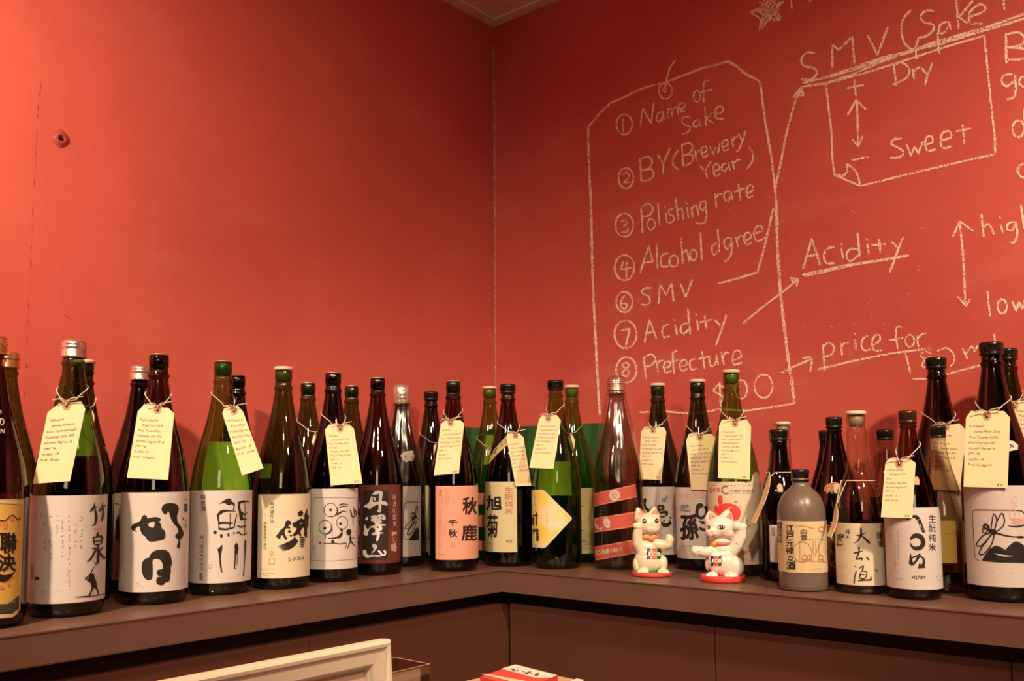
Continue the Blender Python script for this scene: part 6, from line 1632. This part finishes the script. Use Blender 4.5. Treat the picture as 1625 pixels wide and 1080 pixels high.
def logo(body, x0, y0, w_, h_, par):
    g = w_ * .06; sw = (w_ - 2 * g) / 3
    for i, (mt, ch) in enumerate(((NAVY, 'J'), (REDP, 'C'), (GRNP, 'B'))):
        a = x0 + i * (sw + g); b = a + sw; r = sw * .22
        o = paint(body, 'logo_bar', mt, lambda k: k.poly([(a + r, y0), (b, y0), (b, y0 + h_ - r), (b - r, y0 + h_), (a, y0 + h_), (a, y0 + r)], qc, grid=1.2), 0.0006)
        paint(body, 'logo_letter', WHP if ch != 'C' else WHP, lambda k: k.char(ch, a + sw * .10, y0 + h_ * .34, b - sw * .08, y0 + h_ * .68, 0.05, qc, grid=1.0), 0.0011)
logo(b1, 175, 608, 155, 114, t1)
# second cat
paint(b2, 'inner_ear', PINKC, lambda k: k.poly([(843, 298), (845, 250), (862, 220), (890, 243), (914, 272), (880, 280)], qc, smooth=True, grid=2))
paint(b2, 'inner_ear', PINKC, lambda k: k.poly([(1024, 270), (1040, 236), (1066, 220), (1086, 248), (1090, 296), (1058, 283)], qc, smooth=True, grid=2))
paint(b2, 'eye_outline', BLK, lambda k: k.poly([(938, 372), (955, 355), (980, 350), (1005, 360), (1018, 378), (1005, 392), (985, 405), (962, 402), (948, 390)], qc, smooth=True, grid=2), 0.0004)
paint(b2, 'eye_white', WHP, lambda k: (k.poly([(946, 374), (956, 364), (960, 385), (955, 392)], qc), k.poly([(992, 362), (1008, 376), (998, 388)], qc)), 0.0007)
paint(b2, 'eye_glint', WHP, lambda k: (k.disc(978, 366, 5, 5, qc), k.disc(962, 382, 4, 4, qc)), 0.0008)
paint(b2, 'iris', BRN, lambda k: k.disc(975, 382, 10, 12, qc), 0.0006)
paint(b2, 'eye', BLK, lambda k: k.poly([(822, 378), (836, 355), (854, 360), (860, 380), (848, 404), (828, 402)], qc, smooth=True, grid=2), 0.0004)
paint(b2, 'eye_glint', WHP, lambda k: k.disc(842, 372, 4, 6, qc), 0.0008)
paint(b2, 'nose', GPNK, lambda k: k.poly([(866, 420), (892, 420), (880, 440)], qc), 0.0006)
paint(b2, 'lips', GPNK, lambda k: k.poly([(872, 474), (898, 468), (908, 478), (892, 492), (878, 486)], qc, smooth=True), 0.0006)
paint(b2, 'mouth', GREYL, lambda k: (k.stroke([(880, 440), (882, 462), (868, 468)], .7, qc), k.stroke([(882, 462), (900, 468), (922, 460)], .7, qc)), 0.0006)
paint(b2, 'whiskers', GREYL, lambda k: (k.stroke([(975, 440), (1000, 436), (1015, 438)], .7, qc), k.stroke([(970, 455), (995, 462), (1012, 472)], .7, qc), k.stroke([(965, 470), (985, 480), (1000, 488)], .6, qc)), 0.0006)
paint(b2, 'claw_marks', GREYL, lambda k: (k.stroke([(1025, 905), (1040, 875), (1068, 868)], .8, qc), k.stroke([(840, 862), (858, 850), (872, 866)], .8, qc), k.stroke([(720, 636), (765, 640)], .8, qc), k.stroke([(1128, 548), (1165, 565)], 1.2, qc), k.stroke([(1010, 900), (1012, 930)], .7, qc)), 0.0006)
bm = bmesh.new(); tube(bm, ring_path(W2, 985, 545, 108, 102), 0.0032, 8, True)
cl = child('collar', bm, simple('pink_red_collar', (0.78, 0.12, 0.10), 0.35), t2, True)
bl = ball('bell', W2(915, 562, 88), 36 * s2, GOLDC, cl, .6, d2)
k = Ink(); k.ellipse(915, 562, 24, 24, .8, qc); k.stroke([(902, 555), (915, 545), (928, 556), (915, 566), (912, 582)], .9, qc); k.build('bell_mark', surf_mesh(bl, 0.0004), simple('dull_orange', (0.5, 0.2, 0.05), 0.4), bl)
logo(b2, 862, 682, 116, 112, t2)
for o in COL.objects:
    if o.name.split('.')[0] in ('mouth', 'whiskers', 'claw_marks', 'bell_mark', 'eye_white', 'eye_glint'): o['kind'] = 'stuff'

# ------------------------------------------------------------------ white picture frame
FR = simple('ivory_frame_paint', (0.74, 0.64, 0.50), 0.38, bump=(120, 0.05))
PIC = simple('pinkish_print', (0.70, 0.50, 0.40), 0.35, noise=(8, 0.05))
BOARD = simple('frame_backing', (0.25, 0.17, 0.11), 0.8)
xp = 0.85; lean = 0.085
c0 = on_plane(618, 1013, (xp, 0, 0), (1, 0, 0))         # outer top corner near the room corner
FWd, FH = 0.40, c0.z - CT - 0.001
t = thing('picture_frame', (c0.x + lean * FH, c0.y - FWd / 2, CT), 'ivory picture frame standing on the low counter in front of the ledge', 'picture frame')
def FP(u, v, w_):
    """u along the frame from its right edge leftwards, v down from the top, w out towards the viewer"""
    return Vector((c0.x + lean * v + w_, c0.y - u, c0.z - v + lean * w_))
sec = [(0, -0.016), (0, 0.0), (0.0015, 0.0035), (0.004, 0.0055), (0.0075, 0.0050), (0.0095, 0.0025), (0.0110, 0.0010), (0.0245, 0.0), (0.0265, -0.0015), (0.0290, -0.0065), (0.0300, -0.0068), (0.0310, -0.010), (0.0310, -0.014)]
def rail(p0, p1, inw):
    """moulding with mitred ends from corner p0 to p1 (u,v); inw = inward direction"""
    bm = bmesh.new(); A = []; Bq = []
    along = ((p1[0] - p0[0]), (p1[1] - p0[1])); L = math.hypot(*along); al = (along[0] / L, along[1] / L)
    for (q, w_) in sec:
        A.append(bm.verts.new(FP(p0[0] + inw[0] * q + al[0] * q, p0[1] + inw[1] * q + al[1] * q, w_)))
        Bq.append(bm.verts.new(FP(p1[0] + inw[0] * q - al[0] * q, p1[1] + inw[1] * q - al[1] * q, w_)))
    n = len(sec)
    for i in range(n):
        bm.faces.new((A[i], A[(i + 1) % n], Bq[(i + 1) % n], Bq[i]))
    bm.faces.new(A); bm.faces.new(Bq)
    bmesh.ops.recalc_face_normals(bm, faces=bm.faces)
    return child('frame_rail', bm, FR, t)
rail((0, 0), (FWd, 0), (0, 1)); rail((0, FH), (FWd, FH), (0, -1)); rail((0, 0), (0, FH), (1, 0)); rail((FWd, 0), (FWd, FH), (-1, 0))
def slab(name, u0, v0, u1, v1, w0, w1, mat, par=None):
    bm = bmesh.new()
    vs = [bm.verts.new(FP(u, v, w_)) for w_ in (w0, w1) for (u, v) in ((u0, v0), (u1, v0), (u1, v1), (u0, v1))]
    for f_ in ((0, 1, 2, 3), (7, 6, 5, 4), (0, 4, 5, 1), (1, 5, 6, 2), (2, 6, 7, 3), (3, 7, 4, 0)): bm.faces.new([vs[i] for i in f_])
    bmesh.ops.recalc_face_normals(bm, faces=bm.faces)
    return child(name, bm, mat, par or t)
slab('picture', 0.029, 0.029, FWd - .029, FH - .029, -0.0135, -0.0115, PIC)
slab('backing_board', 0.006, 0.006, FWd - .006, FH - .006, -0.0165, -0.0145, BOARD)
bm = bmesh.new()
a0_, a1_ = FP(FWd * .42, FH * .35, -0.0168), FP(FWd * .58, FH * .35, -0.0168)
b0_, b1_ = Vector((c0.x - 0.07, a0_.y, CT + 0.001)), Vector((c0.x - 0.07, a1_.y, CT + 0.001))
vs = [bm.verts.new(p) for p in (a0_, a1_, b1_, b0_)] + [bm.verts.new(p + Vector((-0.003, 0, 0.001))) for p in (a0_, a1_, b1_, b0_)]
for f_ in ((0, 1, 2, 3), (7, 6, 5, 4), (0, 4, 5, 1), (1, 5, 6, 2), (2, 6, 7, 3), (3, 7, 4, 0)): bm.faces.new([vs[i] for i in f_])
bmesh.ops.recalc_face_normals(bm, faces=bm.faces)
child('easel_leg', bm, BOARD, t)

# ------------------------------------------------------------------ acrylic leaflet holder
ACR = glass('clear_acrylic', (0.86, 0.80, 0.76), (0.6, 0.5, 0.45), 0.06)
ACRE = simple('acrylic_edge', (0.50, 0.32, 0.24), 0.25)
hc = on_plane(683, 1053, (0.66, 0, 0), (1, 0, 0))
hb = on_z(629, 1042, hc.z)
t = thing('leaflet_holder', ((hc.x + hb.x) / 2, hc.y - .05, CT), 'clear acrylic leaflet holder partly hidden behind the ivory frame', 'holder')
x1_, x0_ = hc.x, hb.x; y1_ = hc.y; y0_ = hc.y - 0.115; zt_ = hc.z
th_ = 0.0022
for nm, bx in (('front_pane', (x1_ - th_, y0_, CT + .001, x1_, y1_, zt_)), ('rear_pane', (x0_, y0_, CT + .001, x0_ + th_, y1_, zt_)), ('side_pane', (x0_ + th_, y1_ - th_, CT + .001, x1_ - th_, y1_, zt_)), ('side_pane', (x0_ + th_, y0_, CT + .001, x1_ - th_, y0_ + th_, zt_)), ('bottom_pane', (x0_ + th_, y0_ + th_, CT + .001, x1_ - th_, y1_ - th_, CT + .004))):
    child(nm, box_bm(*bx), ACR, t)
for bx in ((x1_ - th_, y0_, zt_, x1_, y1_, zt_ + .0004), (x0_, y0_, zt_, x0_ + th_, y1_, zt_ + .0004), (x0_ + th_, y1_ - th_, zt_, x1_ - th_, y1_, zt_ + .0004), (x0_ + th_, y0_, zt_, x1_ - th_, y0_ + th_, zt_ + .0004)):
    child('polished_rim', box_bm(*bx), ACRE, t)
lf = thing('leaflet', (x1_ - .008, y1_ - .06, CT + .004), 'white leaflet standing inside the acrylic holder', 'leaflet')
yc = on_plane(667, 1060, (x1_ - .006, 0, 0), (1, 0, 0))
child('folded_sheet', box_bm(x1_ - .0072, y0_ + .004, CT + .0045, x1_ - .0062, yc.y, yc.z), simple('leaflet_paper', (0.62, 0.52, 0.46), 0.6), lf)
child('folded_sheet', box_bm(x1_ - .0092, y0_ + .004, CT + .0045, x1_ - .0082, yc.y - .001, yc.z - .001), simple('leaflet_paper', (0.62, 0.52, 0.46), 0.6), lf)

# ------------------------------------------------------------------ red box on a cardboard box
zr = 0.970; zk0 = 0.940
A_, B_, C_ = on_z(817, 1054, zr), on_z(762, 1073, zr), on_z(885, 1071, zr)
D_ = B_ + C_ - A_
quad = [A_, B_, D_, C_]
def quad_box(q, z0, z1, inset=0.0):
    cx = sum(p.x for p in q) / 4; cy = sum(p.y for p in q) / 4
    bm = bmesh.new(); prism(bm, [(cx + (p.x - cx) * (1 - inset), cy + (p.y - cy) * (1 - inset)) for p in q], z0, z1)
    bmesh.ops.recalc_face_normals(bm, faces=bm.faces)
    return bm
t = thing('red_white_box', ((A_.x + D_.x) / 2, (A_.y + D_.y) / 2, zk0), 'small red and white box with black brush lettering on top of the cardboard box', 'box')
lid = child('lid', quad_box(quad, zr - 0.013, zr), simple('red_carton', (0.68, 0.06, 0.045), 0.42), t)
child('carton', quad_box(quad, zk0 + .0006, zr - 0.0135, 0.012), simple('red_carton', (0.68, 0.06, 0.045), 0.42), t)
zb8 = Zm(700, 1020, 6.25)
st_ = surf_plane((0, 0, zr), (0, 0, 1), 0.0003); st2 = surf_plane((0, 0, zr), (0, 0, 1), 0.0007)
WB = simple('white_carton_print', (0.84, 0.76, 0.70), 0.4)
k = Ink(); k.poly([(735, 210), (1150, 315), (1100, 340), (938, 345), (600, 252)], zb8); k.build('white_panel', st_, WB, lid)
k = Ink(); k.poly([(395, 305), (460, 305), (860, 378), (700, 380)], zb8); k.build('cream_stripe', st_, PAPER_C, lid)
k = Ink()
for (x, y) in ((725, 262), (830, 285), (930, 308)):
    for _ in range(7):
        a = (x + random.uniform(-42, 42), y + random.uniform(-9, 12)); k.stroke([a, (a[0] + random.uniform(10, 40), a[1] + random.uniform(-12, 10))], 1.5, zb8, smooth=False)
o = k.build('brush_lettering', st2, BLACK, lid); o['kind'] = 'stuff'
P0, P1, P2 = on_z(826, 1060, zk0), on_z(735, 1081, zk0), on_z(930, 1081, zk0)
P1 = P0 + (P1 - P0) * 1.35; P2 = P0 + (P2 - P0) * 1.35
t = thing('cardboard_box', ((P1.x + P2.x) / 2, (P1.y + P2.y) / 2, CT), 'tan cardboard box carrying the red box at the bottom edge', 'box')
q = [P0, P1, P1 + P2 - P0, P2]
KR = simple('tan_cardboard', (0.50, 0.32, 0.18), 0.7, noise=(30, 0.06))
child('carton', quad_box(q, CT + .0008, zk0 - .0012), KR, t)
cx = [(P0 + P1) * .5, (P2 + (P1 + P2 - P0)) * .5]
g = 0.012
child('flap', quad_box([P0, P0.lerp(P1, .5 - g), P2.lerp(P1 + P2 - P0, .5 - g), P2], zk0 - .0011, zk0), KR, t)
child('flap', quad_box([P0.lerp(P1, .5 + g), P1, P1 + P2 - P0, P2.lerp(P1 + P2 - P0, .5 + g)], zk0 - .0011, zk0), KR, t)
pw_ = on_z(918, 1079.5, zk0 + .008)
t = thing('paper_box', (pw_.x, pw_.y, zk0), 'tiny white paper box at the bottom edge, right of the red box', 'box')
child('carton', box_bm(pw_.x - .006, pw_.y - .010, zk0 + .0004, pw_.x + .006, pw_.y + .004, zk0 + .008, .0008), WB, t)
child('lid', box_bm(pw_.x - .0065, pw_.y - .0105, zk0 + .0082, pw_.x + .0065, pw_.y + .0045, zk0 + .0095, .0005), WB, t)
